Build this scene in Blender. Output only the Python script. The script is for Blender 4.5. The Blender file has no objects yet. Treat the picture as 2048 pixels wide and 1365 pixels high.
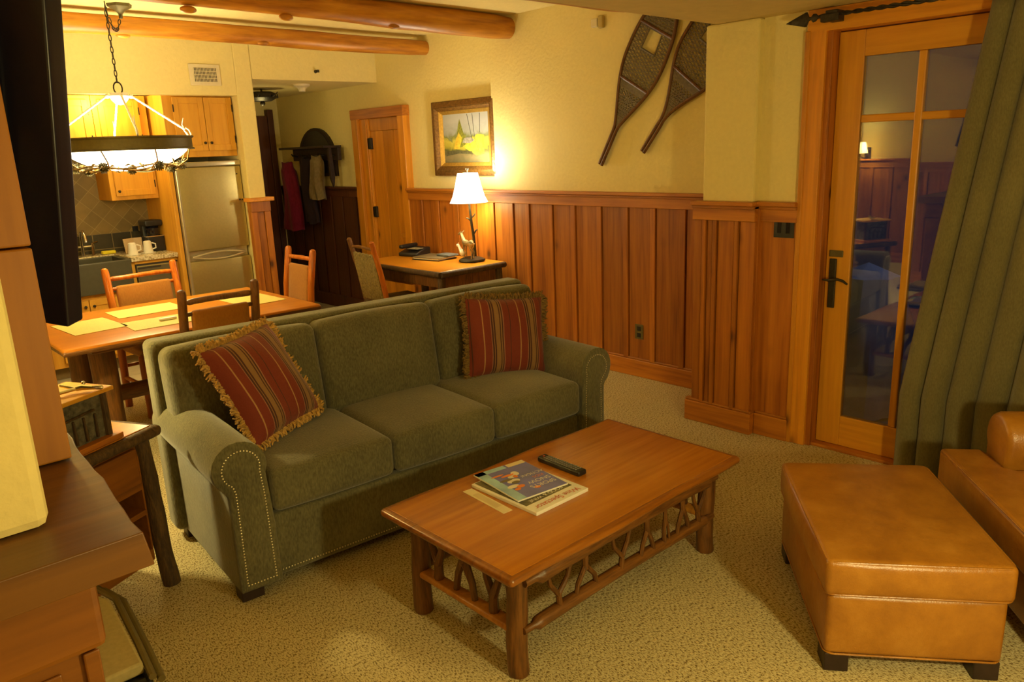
import bpy, bmesh, math, random
from mathutils import Vector, Matrix
random.seed(7)
PI = math.pi
SC = bpy.context.scene
COL = SC.collection

# ------------------------------------------------------------------ camera
cam_d = bpy.data.cameras.new('camera'); cam = bpy.data.objects.new('camera', cam_d); COL.objects.link(cam)
cam_d.sensor_width = 36.0; cam_d.lens = 36.0*1540/2048; cam_d.clip_start = 0.02
CX = Vector((0.72873806, -0.68365743, -0.03941277))
CD = Vector((-0.1958314, -0.1529024, -0.96864386))
CF = Vector((0.65619426, 0.7136059, -0.24530739))
cm = Matrix((( CX.x, -CD.x, -CF.x, 0), (CX.y, -CD.y, -CF.y, 0), (CX.z, -CD.z, -CF.z, 1.7), (0, 0, 0, 1)))
cam.matrix_world = cm
SC.camera = cam

# ------------------------------------------------------------------ world, exposure
w = bpy.data.worlds.new('dusk'); SC.world = w; w.use_nodes = True
w.node_tree.nodes['Background'].inputs[0].default_value = (0.10, 0.16, 0.36, 1)
w.node_tree.nodes['Background'].inputs[1].default_value = 0.035
SC.view_settings.view_transform = 'Standard'; SC.view_settings.look = 'None'
SC.view_settings.exposure = 0.65; SC.view_settings.gamma = 1.0

def lamp(name, loc, power, color=(1, .72, .36), r=.08, kind='POINT', size=None, rot=None):
    d = bpy.data.lights.new(name, kind); d.energy = power; d.color = color
    if kind in ('POINT', 'SPOT'): d.shadow_soft_size = r
    if kind == 'AREA': d.shape = 'DISK'; d.size = size
    o = bpy.data.objects.new(name, d); o.location = loc
    if rot: o.rotation_euler = rot
    COL.objects.link(o); return o
WARM = (1, .82, .33)
# bulb of the globe floor lamp that stands off to the right of the view, near the camera
lamp('floor_lamp_bulb', (1.45, -0.25, 1.15), 54, WARM, .06)
lamp('hall_bulb', (3.7, 7.6, 2.1), 1.3, WARM, .05)
lamp('kitchen_ceiling_bulb', (2.0, 6.93, 2.15), 9, WARM, .06)
lamp('ceiling_fill', (-.5, .3, 2.2), 7, WARM, .12)  # unseen fill light near the camera, no fixture built

# ------------------------------------------------------------------ materials
def nodes(name):
    m = bpy.data.materials.new(name); m.use_nodes = True
    nt = m.node_tree; b = nt.nodes['Principled BSDF']; return m, nt, b
def N(nt, t, **kw):
    n = nt.nodes.new(t)
    for k, v in kw.items(): setattr(n, k, v)
    return n
def ramp(nt, pts):
    r = N(nt, 'ShaderNodeValToRGB'); e = r.color_ramp.elements
    while len(e) < len(pts): e.new(.5)
    for i, (p, c) in enumerate(pts):
        e[i].position = p; e[i].color = (*c, 1) if len(c) == 3 else c
    return r
def plain(name, col, rough=.6, metal=0., var=.06, scale=30, bump=0., emit=None, spec=None, sheen=0):
    m, nt, b = nodes(name); L = nt.links
    tc = N(nt, 'ShaderNodeTexCoord'); no = N(nt, 'ShaderNodeTexNoise'); no.inputs['Scale'].default_value = scale
    no.inputs['Detail'].default_value = 5
    L.new(tc.outputs['Object'], no.inputs['Vector'])
    r = ramp(nt, [(.3, tuple(c*(1-var) for c in col)), (.7, tuple(min(1, c*(1+var)) for c in col))])
    L.new(no.outputs['Fac'], r.inputs[0]); L.new(r.outputs[0], b.inputs['Base Color'])
    b.inputs['Roughness'].default_value = rough; b.inputs['Metallic'].default_value = metal
    if spec is not None: b.inputs['Specular IOR Level'].default_value = spec
    if sheen: b.inputs['Sheen Weight'].default_value = sheen; b.inputs['Sheen Roughness'].default_value = .4
    if bump:
        bp = N(nt, 'ShaderNodeBump'); bp.inputs['Strength'].default_value = bump; bp.inputs['Distance'].default_value = .01
        L.new(no.outputs['Fac'], bp.inputs['Height']); L.new(bp.outputs[0], b.inputs['Normal'])
    return m
def emitter(name, col, s):
    m, nt, b = nodes(name); b.inputs['Base Color'].default_value = (*[min(1, c) for c in col], 1)
    b.inputs['Emission Color'].default_value = (*col, 1); b.inputs['Emission Strength'].default_value = s
    return m
def wood(name, dark, mid, light, axis='Z', scale=9, rough=.42, knots=0, island=True, bump=.12, stretch=.055, coat=0):
    dark, mid, light = [(c[0], c[1]*.83, c[2]*.35) for c in (dark, mid, light)]
    m, nt, b = nodes(name); L = nt.links
    tc = N(nt, 'ShaderNodeTexCoord'); mp = N(nt, 'ShaderNodeMapping')
    sc = [scale, scale, scale]; sc['XYZ'.index(axis)] = scale*stretch; mp.inputs['Scale'].default_value = sc
    geo = N(nt, 'ShaderNodeNewGeometry'); cmb = N(nt, 'ShaderNodeVectorMath', operation='MULTIPLY_ADD')
    vec = tc.outputs['Object']
    cmb2 = N(nt, 'ShaderNodeCombineXYZ')
    ml = N(nt, 'ShaderNodeMath', operation='MULTIPLY'); ml.inputs[1].default_value = 13.7 if island else 0
    L.new(geo.outputs['Random Per Island'], ml.inputs[0])
    for i in range(3): L.new(ml.outputs[0], cmb2.inputs[i])
    ad = N(nt, 'ShaderNodeVectorMath', operation='ADD'); L.new(vec, ad.inputs[0]); L.new(cmb2.outputs[0], ad.inputs[1])
    L.new(ad.outputs[0], mp.inputs['Vector'])
    n1 = N(nt, 'ShaderNodeTexNoise'); n1.inputs['Scale'].default_value = 1.3; n1.inputs['Detail'].default_value = 8
    n1.inputs['Distortion'].default_value = 1.4; L.new(mp.outputs[0], n1.inputs['Vector'])
    n2 = N(nt, 'ShaderNodeTexNoise'); n2.inputs['Scale'].default_value = 7; n2.inputs['Detail'].default_value = 4
    L.new(mp.outputs[0], n2.inputs['Vector'])
    mx = N(nt, 'ShaderNodeMix'); mx.inputs[0].default_value = .35
    L.new(n1.outputs['Fac'], mx.inputs[2]); L.new(n2.outputs['Fac'], mx.inputs[3])
    r = ramp(nt, [(.32, dark), (.5, mid), (.68, light)]); L.new(mx.outputs[0], r.inputs[0])
    out = r.outputs[0]
    # board to board tone
    hs = N(nt, 'ShaderNodeHueSaturation'); mr = N(nt, 'ShaderNodeMapRange'); mr.inputs[3].default_value = .80 if island else 1; mr.inputs[4].default_value = 1.16 if island else 1
    L.new(geo.outputs['Random Per Island'], mr.inputs[0]); L.new(mr.outputs[0], hs.inputs['Value']); L.new(out, hs.inputs['Color']); out = hs.outputs[0]
    if knots:
        mk = N(nt, 'ShaderNodeMapping'); ks = [3.2, 3.2, 3.2]; ks['XYZ'.index(axis)] = 2.0; mk.inputs['Scale'].default_value = ks
        L.new(ad.outputs[0], mk.inputs['Vector'])
        vo = N(nt, 'ShaderNodeTexVoronoi'); vo.inputs['Scale'].default_value = knots; L.new(mk.outputs[0], vo.inputs['Vector'])
        rk = ramp(nt, [(.035, (0, 0, 0)), (.10, (.75, .75, .75)), (.16, (1, 1, 1))]); L.new(vo.outputs['Distance'], rk.inputs[0])
        mm = N(nt, 'ShaderNodeMix', data_type='RGBA'); L.new(rk.outputs[0], mm.inputs[0])
        mm.inputs[6].default_value = (dark[0]*.35, dark[1]*.3, dark[2]*.3, 1); L.new(out, mm.inputs[7]); out = mm.outputs[2]
    L.new(out, b.inputs['Base Color']); b.inputs['Roughness'].default_value = rough
    if coat: b.inputs['Coat Weight'].default_value = coat; b.inputs['Coat Roughness'].default_value = .18
    bp = N(nt, 'ShaderNodeBump'); bp.inputs['Strength'].default_value = bump; bp.inputs['Distance'].default_value = .004
    L.new(mx.outputs[0], bp.inputs['Height']); L.new(bp.outputs[0], b.inputs['Normal'])
    return m
def fabric(name, c1, c2, scale=120, rough=.9, sheen=.5, bump=.25, big=3):
    m, nt, b = nodes(name); L = nt.links
    tc = N(nt, 'ShaderNodeTexCoord')
    mp = N(nt, 'ShaderNodeMapping'); mp.inputs['Scale'].default_value = (1, 1, .35); L.new(tc.outputs['Object'], mp.inputs['Vector'])
    n = N(nt, 'ShaderNodeTexNoise'); n.inputs['Scale'].default_value = scale; n.inputs['Detail'].default_value = 3; L.new(mp.outputs[0], n.inputs['Vector'])
    n2 = N(nt, 'ShaderNodeTexNoise'); n2.inputs['Scale'].default_value = big; n2.inputs['Detail'].default_value = 4; L.new(tc.outputs['Object'], n2.inputs['Vector'])
    mx = N(nt, 'ShaderNodeMix'); mx.inputs[0].default_value = .45; L.new(n.outputs['Fac'], mx.inputs[2]); L.new(n2.outputs['Fac'], mx.inputs[3])
    r = ramp(nt, [(.36, c1), (.64, c2)]); L.new(mx.outputs[0], r.inputs[0]); L.new(r.outputs[0], b.inputs['Base Color'])
    b.inputs['Roughness'].default_value = rough; b.inputs['Sheen Weight'].default_value = sheen; b.inputs['Sheen Roughness'].default_value = .5
    b.inputs['Specular IOR Level'].default_value = .2
    bp = N(nt, 'ShaderNodeBump'); bp.inputs['Strength'].default_value = bump; bp.inputs['Distance'].default_value = .006
    L.new(n.outputs['Fac'], bp.inputs['Height']); L.new(bp.outputs[0], b.inputs['Normal'])
    return m
M = {}
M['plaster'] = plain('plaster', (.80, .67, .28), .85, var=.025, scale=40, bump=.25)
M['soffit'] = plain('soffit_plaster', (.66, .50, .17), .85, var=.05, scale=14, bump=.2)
M['pine'] = wood('pine_panel', (.20, .062, .010), (.36, .135, .022), (.46, .19, .035), 'Z', 9, .45, knots=1.1)
M['pine_y'] = wood('pine_rail', (.24, .085, .014), (.40, .16, .028), (.50, .22, .042), 'Y', 9, .45, knots=1.0)
M['pine_x'] = wood('pine_rail_cross', (.24, .085, .014), (.40, .16, .028), (.50, .22, .042), 'X', 9, .45, knots=1.0)
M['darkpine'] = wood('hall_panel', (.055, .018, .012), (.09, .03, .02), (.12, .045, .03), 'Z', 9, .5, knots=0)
M['doorwood'] = wood('fir_door', (.52, .25, .03), (.64, .33, .045), (.72, .40, .06), 'Z', 8, .38, island=False)
M['doorwood_y'] = wood('fir_door_rail', (.52, .25, .03), (.64, .33, .045), (.72, .40, .06), 'Y', 8, .38, island=False)
M['casing'] = wood('knotty_casing', (.44, .19, .022), (.60, .28, .035), (.68, .35, .05), 'Z', 9, .42, knots=1.1)
M['casing_y'] = wood('knotty_casing_head', (.44, .19, .022), (.60, .28, .035), (.68, .35, .05), 'Y', 9, .42, knots=1.1)
M['cabinet'] = wood('maple_cabinet', (.58, .31, .05), (.68, .40, .075), (.74, .46, .10), 'Z', 7, .6, island=False)
M['cabinet_x'] = wood('maple_rail', (.58, .31, .05), (.68, .40, .075), (.74, .46, .10), 'X', 7, .4, island=False)
M['tabletop'] = wood('varnished_top', (.36, .145, .018), (.47, .20, .027), (.55, .255, .038), 'X', 8, .26, island=False, bump=.03, coat=.25)
M['dining_top'] = wood('dining_varnish', (.42, .16, .012), (.50, .20, .016), (.56, .24, .02), 'X', 6, .34, island=False, bump=.02)
M['tabletop_dark'] = wood('varnished_edge', (.14, .05, .012), (.26, .10, .02), (.36, .15, .03), 'X', 12, .3, island=False, bump=.5, coat=.3)
M['hickory'] = wood('hickory_bark', (.055, .026, .014), (.13, .060, .028), (.21, .10, .045), 'Z', 26, .42, island=True, bump=.5, stretch=.10)
M['hickory_x'] = wood('hickory_bark_rail', (.055, .026, .014), (.13, .060, .028), (.21, .10, .045), 'X', 26, .42, island=True, bump=.5, stretch=.10)
M['hickory_light'] = wood('peeled_hickory', (.34, .15, .04), (.46, .22, .06), (.58, .30, .09), 'Z', 16, .35, bump=.1)
M['darkbark'] = wood('dark_bark', (.030, .018, .012), (.065, .040, .024), (.12, .075, .042), 'Z', 34, .75, island=True, bump=1.2, stretch=.18)
M['orangelog'] = wood('peeled_chair_post', (.26, .07, .014), (.40, .12, .02), (.52, .20, .04), 'Z', 14, .28, bump=.06)
M['beam'] = wood('peeled_log', (.26, .10, .016), (.50, .24, .04), (.68, .38, .08), 'X', 7, .42, island=False, bump=.5, stretch=.12)
M['mantel'] = wood('mantel_wood', (.09, .038, .01), (.14, .062, .015), (.19, .088, .02), 'X', 6, .45, island=False, bump=.5, coat=.12)
M['post'] = wood('post_wood', (.30, .13, .02), (.37, .17, .03), (.42, .20, .04), 'Z', 6, .5, island=False)
M['mantel_front'] = wood('mantel_front_wood', (.15, .055, .01), (.24, .095, .016), (.30, .125, .02), 'X', 6, .45, island=False, bump=.3)
M['sofa'] = fabric('sage_chenille', (.090, .083, .046), (.185, .168, .088), 150, .95, .35, .35)
M['sofa_dark'] = M['sofa']
M['brownfab'] = fabric('brown_upholstery', (.30, .115, .012), (.38, .155, .018), 160, .8, .2, .15)
M['curtain'] = fabric('olive_curtain', (.120, .100, .040), (.172, .145, .060), 200, .9, .3, .2)
M['leather'] = None
M['black'] = plain('black_plastic', (.012, .012, .014), .35, var=.1)
M['tvblack'] = plain('television_plastic', (.010, .009, .020), .32, var=.15, scale=200)
M['iron'] = plain('dark_iron', (.05, .04, .028), .5, .7, var=.3, scale=60, bump=.2)
M['bronze'] = plain('bronze_plate', (.045, .036, .02), .45, .6, var=.3, scale=80)
M['olivemetal'] = plain('olive_painted_metal', (.13, .105, .035), .5, .3, var=.12, scale=40)
M['steel'] = plain('brushed_steel', (.54, .46, .20), .36, .85, var=.04, scale=60)
M['steel_trim'] = plain('steel_trim', (.58, .52, .36), .3, .7, var=.04)
M['chrome'] = plain('chrome', (.75, .72, .66), .15, 1.0, var=.02)
M['nail'] = plain('nailhead_brass', (.80, .72, .50), .3, .8, var=.02)
M['white'] = plain('white_ceramic', (.78, .74, .64), .3, var=.02)
M['cream'] = plain('cream_plastic', (.74, .64, .40), .5, var=.03)
M['paper'] = plain('cream_paper', (.80, .70, .46), .7, var=.03)
M['mat'] = plain('woven_placemat', (.70, .54, .13), .7, var=.10, scale=160, bump=.1)
M['gold'] = plain('gilt_frame', (.20, .095, .018), .42, .35, var=.35, scale=55, bump=.4)
M['gold_light'] = plain('gilt_inner', (.58, .34, .06), .3, .6, var=.15, scale=50)
M['darktile'] = plain('dark_slate_tile', (.055, .05, .03), .4, var=.25, scale=18)
M['yellow'] = plain('yellow_sponge', (.75, .62, .02), .8, var=.05)
M['magenta'] = fabric('magenta_cloth', (.17, .008, .035), (.26, .014, .06), 60, .7, .1, .2)
M['tan'] = fabric('tan_knit', (.20, .15, .07), (.30, .23, .11), 90, .9, .1, .3)
M['darkglass'] = plain('dark_mirror', (.012, .010, .014), .12, var=.1)
M['darkwood'] = plain('dark_wood', (.028, .014, .012), .45, var=.3, scale=30)
M['inside'] = plain('dark_recess', (.03, .02, .012), .7)
M['red'] = plain('red_print', (.62, .10, .04), .4, var=.02)
M['orange'] = plain('orange_print', (.85, .25, .04), .4, var=.02)
M['whiteprint'] = plain('white_print', (.85, .83, .78), .4, var=.02)
M['bowl'] = emitter('lit_alabaster', (1, .90, .66), 4.5)
M['shade'] = emitter('lit_lampshade', (1, .93, .76), 3.2)
M['bulb'] = emitter('lit_bulb', (1, .82, .5), 20)
M['fringe'] = plain('gold_fringe', (.50, .29, .065), .7, var=.45, scale=70, bump=.5, sheen=.3)
M['fringe_dark'] = plain('olive_fringe', (.20, .12, .03), .8, var=.45, scale=70, bump=.5)

def mk_leather():
    m, nt, b = nodes('caramel_leather'); L = nt.links
    tc = N(nt, 'ShaderNodeTexCoord')
    n = N(nt, 'ShaderNodeTexNoise'); n.inputs['Scale'].default_value = 7; n.inputs['Detail'].default_value = 9; n.inputs['Roughness'].default_value = .65
    L.new(tc.outputs['Object'], n.inputs['Vector'])
    r = ramp(nt, [(.28, (.27, .102, .010)), (.52, (.38, .155, .014)), (.75, (.48, .22, .03))]); L.new(n.outputs['Fac'], r.inputs[0]); L.new(r.outputs[0], b.inputs['Base Color'])
    b.inputs['Roughness'].default_value = .31; b.inputs['Specular IOR Level'].default_value = .6
    v = N(nt, 'ShaderNodeTexVoronoi'); v.inputs['Scale'].default_value = 260; L.new(tc.outputs['Object'], v.inputs['Vector'])
    bp = N(nt, 'ShaderNodeBump'); bp.inputs['Strength'].default_value = .08; bp.inputs['Distance'].default_value = .003
    L.new(v.outputs['Distance'], bp.inputs['Height'])
    bp2 = N(nt, 'ShaderNodeBump'); bp2.inputs['Strength'].default_value = .25; bp2.inputs['Distance'].default_value = .02
    L.new(n.outputs['Fac'], bp2.inputs['Height']); L.new(bp.outputs[0], bp2.inputs['Normal']); L.new(bp2.outputs[0], b.inputs['Normal'])
    return m
M['leather'] = mk_leather()
def mk_carpet():
    m, nt, b = nodes('loop_carpet'); L = nt.links
    tc = N(nt, 'ShaderNodeTexCoord'); mp = N(nt, 'ShaderNodeMapping'); mp.inputs['Scale'].default_value = (2.4, 1, 1); mp.inputs['Rotation'].default_value = (0, 0, .0)
    L.new(tc.outputs['Object'], mp.inputs['Vector'])
    n = N(nt, 'ShaderNodeTexNoise'); n.inputs['Scale'].default_value = 84; n.inputs['Detail'].default_value = 2; n.inputs['Roughness'].default_value = .7; L.new(mp.outputs[0], n.inputs['Vector'])
    n2 = N(nt, 'ShaderNodeTexNoise'); n2.inputs['Scale'].default_value = 1.6; n2.inputs['Detail'].default_value = 3; L.new(tc.outputs['Object'], n2.inputs['Vector'])
    r = ramp(nt, [(.39, (.20, .135, .05)), (.47, (.60, .50, .27)), (.68, (.74, .65, .39))]); L.new(n.outputs['Fac'], r.inputs[0])
    hs = N(nt, 'ShaderNodeHueSaturation'); mr = N(nt, 'ShaderNodeMapRange'); mr.inputs[3].default_value = .86; mr.inputs[4].default_value = 1.1
    L.new(n2.outputs['Fac'], mr.inputs[0]); L.new(mr.outputs[0], hs.inputs['Value']); L.new(r.outputs[0], hs.inputs['Color'])
    L.new(hs.outputs[0], b.inputs['Base Color']); b.inputs['Roughness'].default_value = .95; b.inputs['Specular IOR Level'].default_value = .1
    bp = N(nt, 'ShaderNodeBump'); bp.inputs['Strength'].default_value = .7; bp.inputs['Distance'].default_value = .008
    L.new(n.outputs['Fac'], bp.inputs['Height']); L.new(bp.outputs[0], b.inputs['Normal'])
    return m
M['carpet'] = mk_carpet()
def mk_tile(name, c1, c2, grout, size, rot=0., rough=.5, plane='XY', gap=.012):
    m, nt, b = nodes(name); L = nt.links
    tc = N(nt, 'ShaderNodeTexCoord'); mp = N(nt, 'ShaderNodeMapping')
    if plane == 'XZ': mp.inputs['Rotation'].default_value = (-PI/2, 0, 0)
    L.new(tc.outputs['Object'], mp.inputs['Vector'])
    m2 = N(nt, 'ShaderNodeMapping'); m2.inputs['Rotation'].default_value = (0, 0, rot); L.new(mp.outputs[0], m2.inputs['Vector'])
    br = N(nt, 'ShaderNodeTexBrick'); br.offset = 0; br.inputs['Scale'].default_value = 1/size; br.inputs['Mortar Size'].default_value = gap
    br.inputs['Brick Width'].default_value = 1; br.inputs['Row Height'].default_value = 1
    br.inputs['Color1'].default_value = (*c1, 1); br.inputs['Color2'].default_value = (*c2, 1); br.inputs['Mortar'].default_value = (*grout, 1)
    L.new(m2.outputs[0], br.inputs['Vector'])
    n = N(nt, 'ShaderNodeTexNoise'); n.inputs['Scale'].default_value = 9; n.inputs['Detail'].default_value = 6; L.new(tc.outputs['Object'], n.inputs['Vector'])
    hs = N(nt, 'ShaderNodeHueSaturation'); mr = N(nt, 'ShaderNodeMapRange'); mr.inputs[3].default_value = .7; mr.inputs[4].default_value = 1.3
    L.new(n.outputs['Fac'], mr.inputs[0]); L.new(mr.outputs[0], hs.inputs['Value']); L.new(br.outputs['Color'], hs.inputs['Color'])
    L.new(hs.outputs[0], b.inputs['Base Color']); b.inputs['Roughness'].default_value = rough
    return m
M['floortile'] = mk_tile('kitchen_floor_tile', (.48, .42, .28), (.42, .37, .24), (.2, .17, .1), .33, .0)
M['splash'] = mk_tile('backsplash_tile', (.24, .16, .04), (.18, .12, .03), (.30, .22, .07), .115, PI/4, .5, 'XZ', .02)
M['splash2'] = mk_tile('slate_border_tile', (.045, .036, .015), (.038, .03, .013), (.25, .18, .06), .16, 0, .4, 'XZ', .02)
def mk_granite():
    m, nt, b = nodes('granite'); L = nt.links
    tc = N(nt, 'ShaderNodeTexCoord'); v = N(nt, 'ShaderNodeTexVoronoi'); v.inputs['Scale'].default_value = 60; L.new(tc.outputs['Object'], v.inputs['Vector'])
    r = ramp(nt, [(.0, (.10, .07, .03)), (.35, (.42, .32, .16)), (.7, (.7, .6, .4))]); L.new(v.outputs['Distance'], r.inputs[0])
    L.new(r.outputs[0], b.inputs['Base Color']); b.inputs['Roughness'].default_value = .18
    return m
M['granite'] = mk_granite()
def mk_stripes(name, period=.205):
    m, nt, b = nodes(name); L = nt.links
    tc = N(nt, 'ShaderNodeTexCoord'); sx = N(nt, 'ShaderNodeSeparateXYZ'); L.new(tc.outputs['Object'], sx.inputs[0])
    nz = N(nt, 'ShaderNodeTexNoise'); nz.inputs['Scale'].default_value = 7; L.new(tc.outputs['Object'], nz.inputs['Vector'])
    ma = N(nt, 'ShaderNodeMath', operation='MULTIPLY_ADD'); L.new(nz.outputs['Fac'], ma.inputs[0]); ma.inputs[1].default_value = .006; L.new(sx.outputs[0], ma.inputs[2])
    dv = N(nt, 'ShaderNodeMath', operation='DIVIDE'); L.new(ma.outputs[0], dv.inputs[0]); dv.inputs[1].default_value = period
    fr = N(nt, 'ShaderNodeMath', operation='FRACT'); L.new(dv.outputs[0], fr.inputs[0])
    R = (.19, .022, .008); G = (.27, .14, .05); K = (.065, .014, .010); Y = (.42, .22, .09); P = (.33, .14, .08)
    pts = [(0, R), (.25, Y), (.275, R), (.46, P), (.48, K), (.52, G), (.54, K), (.58, G), (.70, K), (.73, G), (.76, K), (.79, P), (.82, R), (.98, K)]
    r = ramp(nt, pts); r.color_ramp.interpolation = 'CONSTANT'; L.new(fr.outputs[0], r.inputs[0])
    L.new(r.outputs[0], b.inputs['Base Color']); b.inputs['Roughness'].default_value = .8; b.inputs['Sheen Weight'].default_value = .25
    n = N(nt, 'ShaderNodeTexNoise'); n.inputs['Scale'].default_value = 170; L.new(tc.outputs['Object'], n.inputs['Vector'])
    bp = N(nt, 'ShaderNodeBump'); bp.inputs['Strength'].default_value = .3; bp.inputs['Distance'].default_value = .004
    L.new(n.outputs['Fac'], bp.inputs['Height']); L.new(bp.outputs[0], b.inputs['Normal'])
    return m
M['stripes'] = mk_stripes('red_gold_stripes')
def mk_glass():
    m, nt, b = nodes('door_glass')
    b.inputs['Base Color'].default_value = (1, 1, 1, 1); b.inputs['Roughness'].default_value = .0
    b.inputs['Transmission Weight'].default_value = 1; b.inputs['IOR'].default_value = 1.75
    return m
M['glass'] = mk_glass()
def mk_painting():
    m, nt, b = nodes('landscape_painting'); L = nt.links
    tc = N(nt, 'ShaderNodeTexCoord'); sx = N(nt, 'ShaderNodeSeparateXYZ'); L.new(tc.outputs['Generated'], sx.inputs[0])
    n = N(nt, 'ShaderNodeTexNoise'); n.inputs['Scale'].default_value = 5; n.inputs['Detail'].default_value = 7; n.inputs['Distortion'].default_value = 1.2; L.new(tc.outputs['Generated'], n.inputs['Vector'])
    ad = N(nt, 'ShaderNodeMath', operation='MULTIPLY_ADD'); L.new(n.outputs['Fac'], ad.inputs[0]); ad.inputs[1].default_value = .35; L.new(sx.outputs[2], ad.inputs[2])
    r = ramp(nt, [(.18, (.14, .12, .05)), (.34, (.22, .17, .07)), (.44, (.09, .10, .02)), (.52, (.38, .32, .03)), (.62, (.50, .42, .05)), (.70, (.16, .18, .04)), (.80, (.32, .32, .26)), (1, (.42, .42, .38))])
    L.new(ad.outputs[0], r.inputs[0]); L.new(r.outputs[0], b.inputs['Base Color']); b.inputs['Roughness'].default_value = .5
    return m
M['painting'] = mk_painting()
def flat(name, col, rough=.5):
    m, nt, b = nodes(name); b.inputs['Base Color'].default_value = (*col, 1); b.inputs['Roughness'].default_value = rough; return m

# ------------------------------------------------------------------ mesh builder
class MB:
    def __init__(s): s.bm = bmesh.new()
    def mesh(s, verts, faces):
        vs = [s.bm.verts.new(v) for v in verts]
        for f in faces:
            try: s.bm.faces.new([vs[i] for i in f])
            except ValueError: pass
        return vs
    def box(s, x0, x1, y0, y1, z0, z1, m=None):
        v = [Vector((x, y, z)) for z in (z0, z1) for y in (y0, y1) for x in (x0, x1)]
        if m is not None: v = [m @ p for p in v]
        s.mesh(v, [(0, 2, 3, 1), (4, 5, 7, 6), (0, 1, 5, 4), (2, 6, 7, 3), (0, 4, 6, 2), (1, 3, 7, 5)])
        return s
    def rbox(s, cx, cy, cz, hx, hy, hz, r=.02, n=10, crown=(0, 0, 0), m=None, fn=None):
        # rounded box with optional crowned faces
        vs = {}; faces = []
        def key(a): return tuple(round(t, 5) for t in a)
        def vert(a):
            k = key(a)
            if k not in vs:
                p = Vector((a[0]*hx, a[1]*hy, a[2]*hz))
                rr = min(r, hx, hy, hz)
                q = Vector((max(-(hx-rr), min(hx-rr, p.x)), max(-(hy-rr), min(hy-rr, p.y)), max(-(hz-rr), min(hz-rr, p.z))))
                d = p-q
                if d.length > 1e-9: p = q+d.normalized()*rr
                u, v, w_ = p.x/hx, p.y/hy, p.z/hz
                p.x += crown[0]*u*(1-v*v)*(1-w_*w_); p.y += crown[1]*v*(1-u*u)*(1-w_*w_); p.z += crown[2]*w_*(1-u*u)*(1-v*v)
                if fn: p = fn(p)
                p = p+Vector((cx, cy, cz))
                if m is not None: p = m @ p
                vs[k] = s.bm.verts.new(p)
            return vs[k]
        # nonuniform grid concentrated near edges
        def grid(h):
            rr = min(r, h)/h; g = [-1, -1+rr*.3, -1+rr*.65, -1+rr]
            k = max(2, n//2)
            g += [-1+rr+(2-2*rr)*i/k for i in range(1, k)]
            g += [1-rr, 1-rr*.65, 1-rr*.3, 1]
            o = []
            for t in g:
                if not o or t-o[-1] > 1e-4: o.append(t)
            return o
        G = [grid(hx), grid(hy), grid(hz)]
        for ax in range(3):
            b_, c_ = (ax+1) % 3, (ax+2) % 3
            for sg in (-1, 1):
                for i in range(len(G[b_])-1):
                    for j in range(len(G[c_])-1):
                        q = []
                        for (ii, jj) in ((i, j), (i+1, j), (i+1, j+1), (i, j+1)):
                            a = [0, 0, 0]; a[ax] = sg; a[b_] = G[b_][ii]; a[c_] = G[c_][jj]; q.append(vert(a))
                        if sg < 0: q.reverse()
                        try: s.bm.faces.new(q)
                        except ValueError: pass
        return s
    def tube(s, pts, rad, n=10, cap=True, jit=0.):
        pts = [Vector(p) for p in pts]
        if not hasattr(rad, '__len__'): rad = [rad]*len(pts)
        rings = []; up = None
        for i, p in enumerate(pts):
            t = (pts[min(i+1, len(pts)-1)]-pts[max(i-1, 0)])
            if t.length < 1e-9: t = Vector((0, 0, 1))
            t.normalize()
            if up is None: up = t.orthogonal().normalized()
            up = (up-t*up.dot(t)); up = up.normalized() if up.length > 1e-6 else t.orthogonal().normalized()
            sd = t.cross(up)
            rings.append([s.bm.verts.new(p+(up*math.cos(2*PI*k/n)+sd*math.sin(2*PI*k/n))*rad[i]*(1+random.uniform(-jit, jit))) for k in range(n)])
        for a, b in zip(rings, rings[1:]):
            for k in range(n): s.bm.faces.new((a[k], a[(k+1) % n], b[(k+1) % n], b[k]))
        if cap:
            s.bm.faces.new(list(reversed(rings[0]))); s.bm.faces.new(rings[-1])
        return s
    def log(s, a, b, r0, r1=None, n=14, seg=8, wob=.03, bend=.0, neck=None, dome=True):
        # slightly crooked stick from a to b; neck=(len, radius) whittled tenon ends; dome rounds the ends
        a, b = Vector(a), Vector(b); r1 = r1 or r0; L = (b-a).length; t = (b-a)/L; o = t.orthogonal().normalized(); q = t.cross(o)
        P, R = [], []
        ks = [i/seg for i in range(seg+1)]
        for k in ks:
            r = r0+(r1-r0)*k
            off = (o*math.sin(k*PI)+q*math.sin(k*2*PI)*.4)*bend*r0
            P.append(a+(b-a)*k+off); R.append(r*(1+random.uniform(-wob, wob)))
        if neck:
            l, nr = neck; f = l/L
            P = [a, a+t*l*.7]+[p for p, k in zip(P, ks) if f < k < 1-f]+[b-t*l*.7, b]
            R = [nr, nr]+[r for r, k in zip(R, ks) if f < k < 1-f]+[nr, nr]
            P.insert(2, a+t*l); R.insert(2, r0*.97); P.insert(-2, b-t*l); R.insert(-2, r1*.97)
        elif dome:
            P = [a, a+t*r0*.12]+P[1:-1]+[b-t*r1*.35, b-t*r1*.12, b]; R = [R[0]*.93, R[0]]+R[1:-1]+[R[-1]*.98, R[-1]*.85, R[-1]*.55]
        return s.tube(P, R, n)
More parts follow.
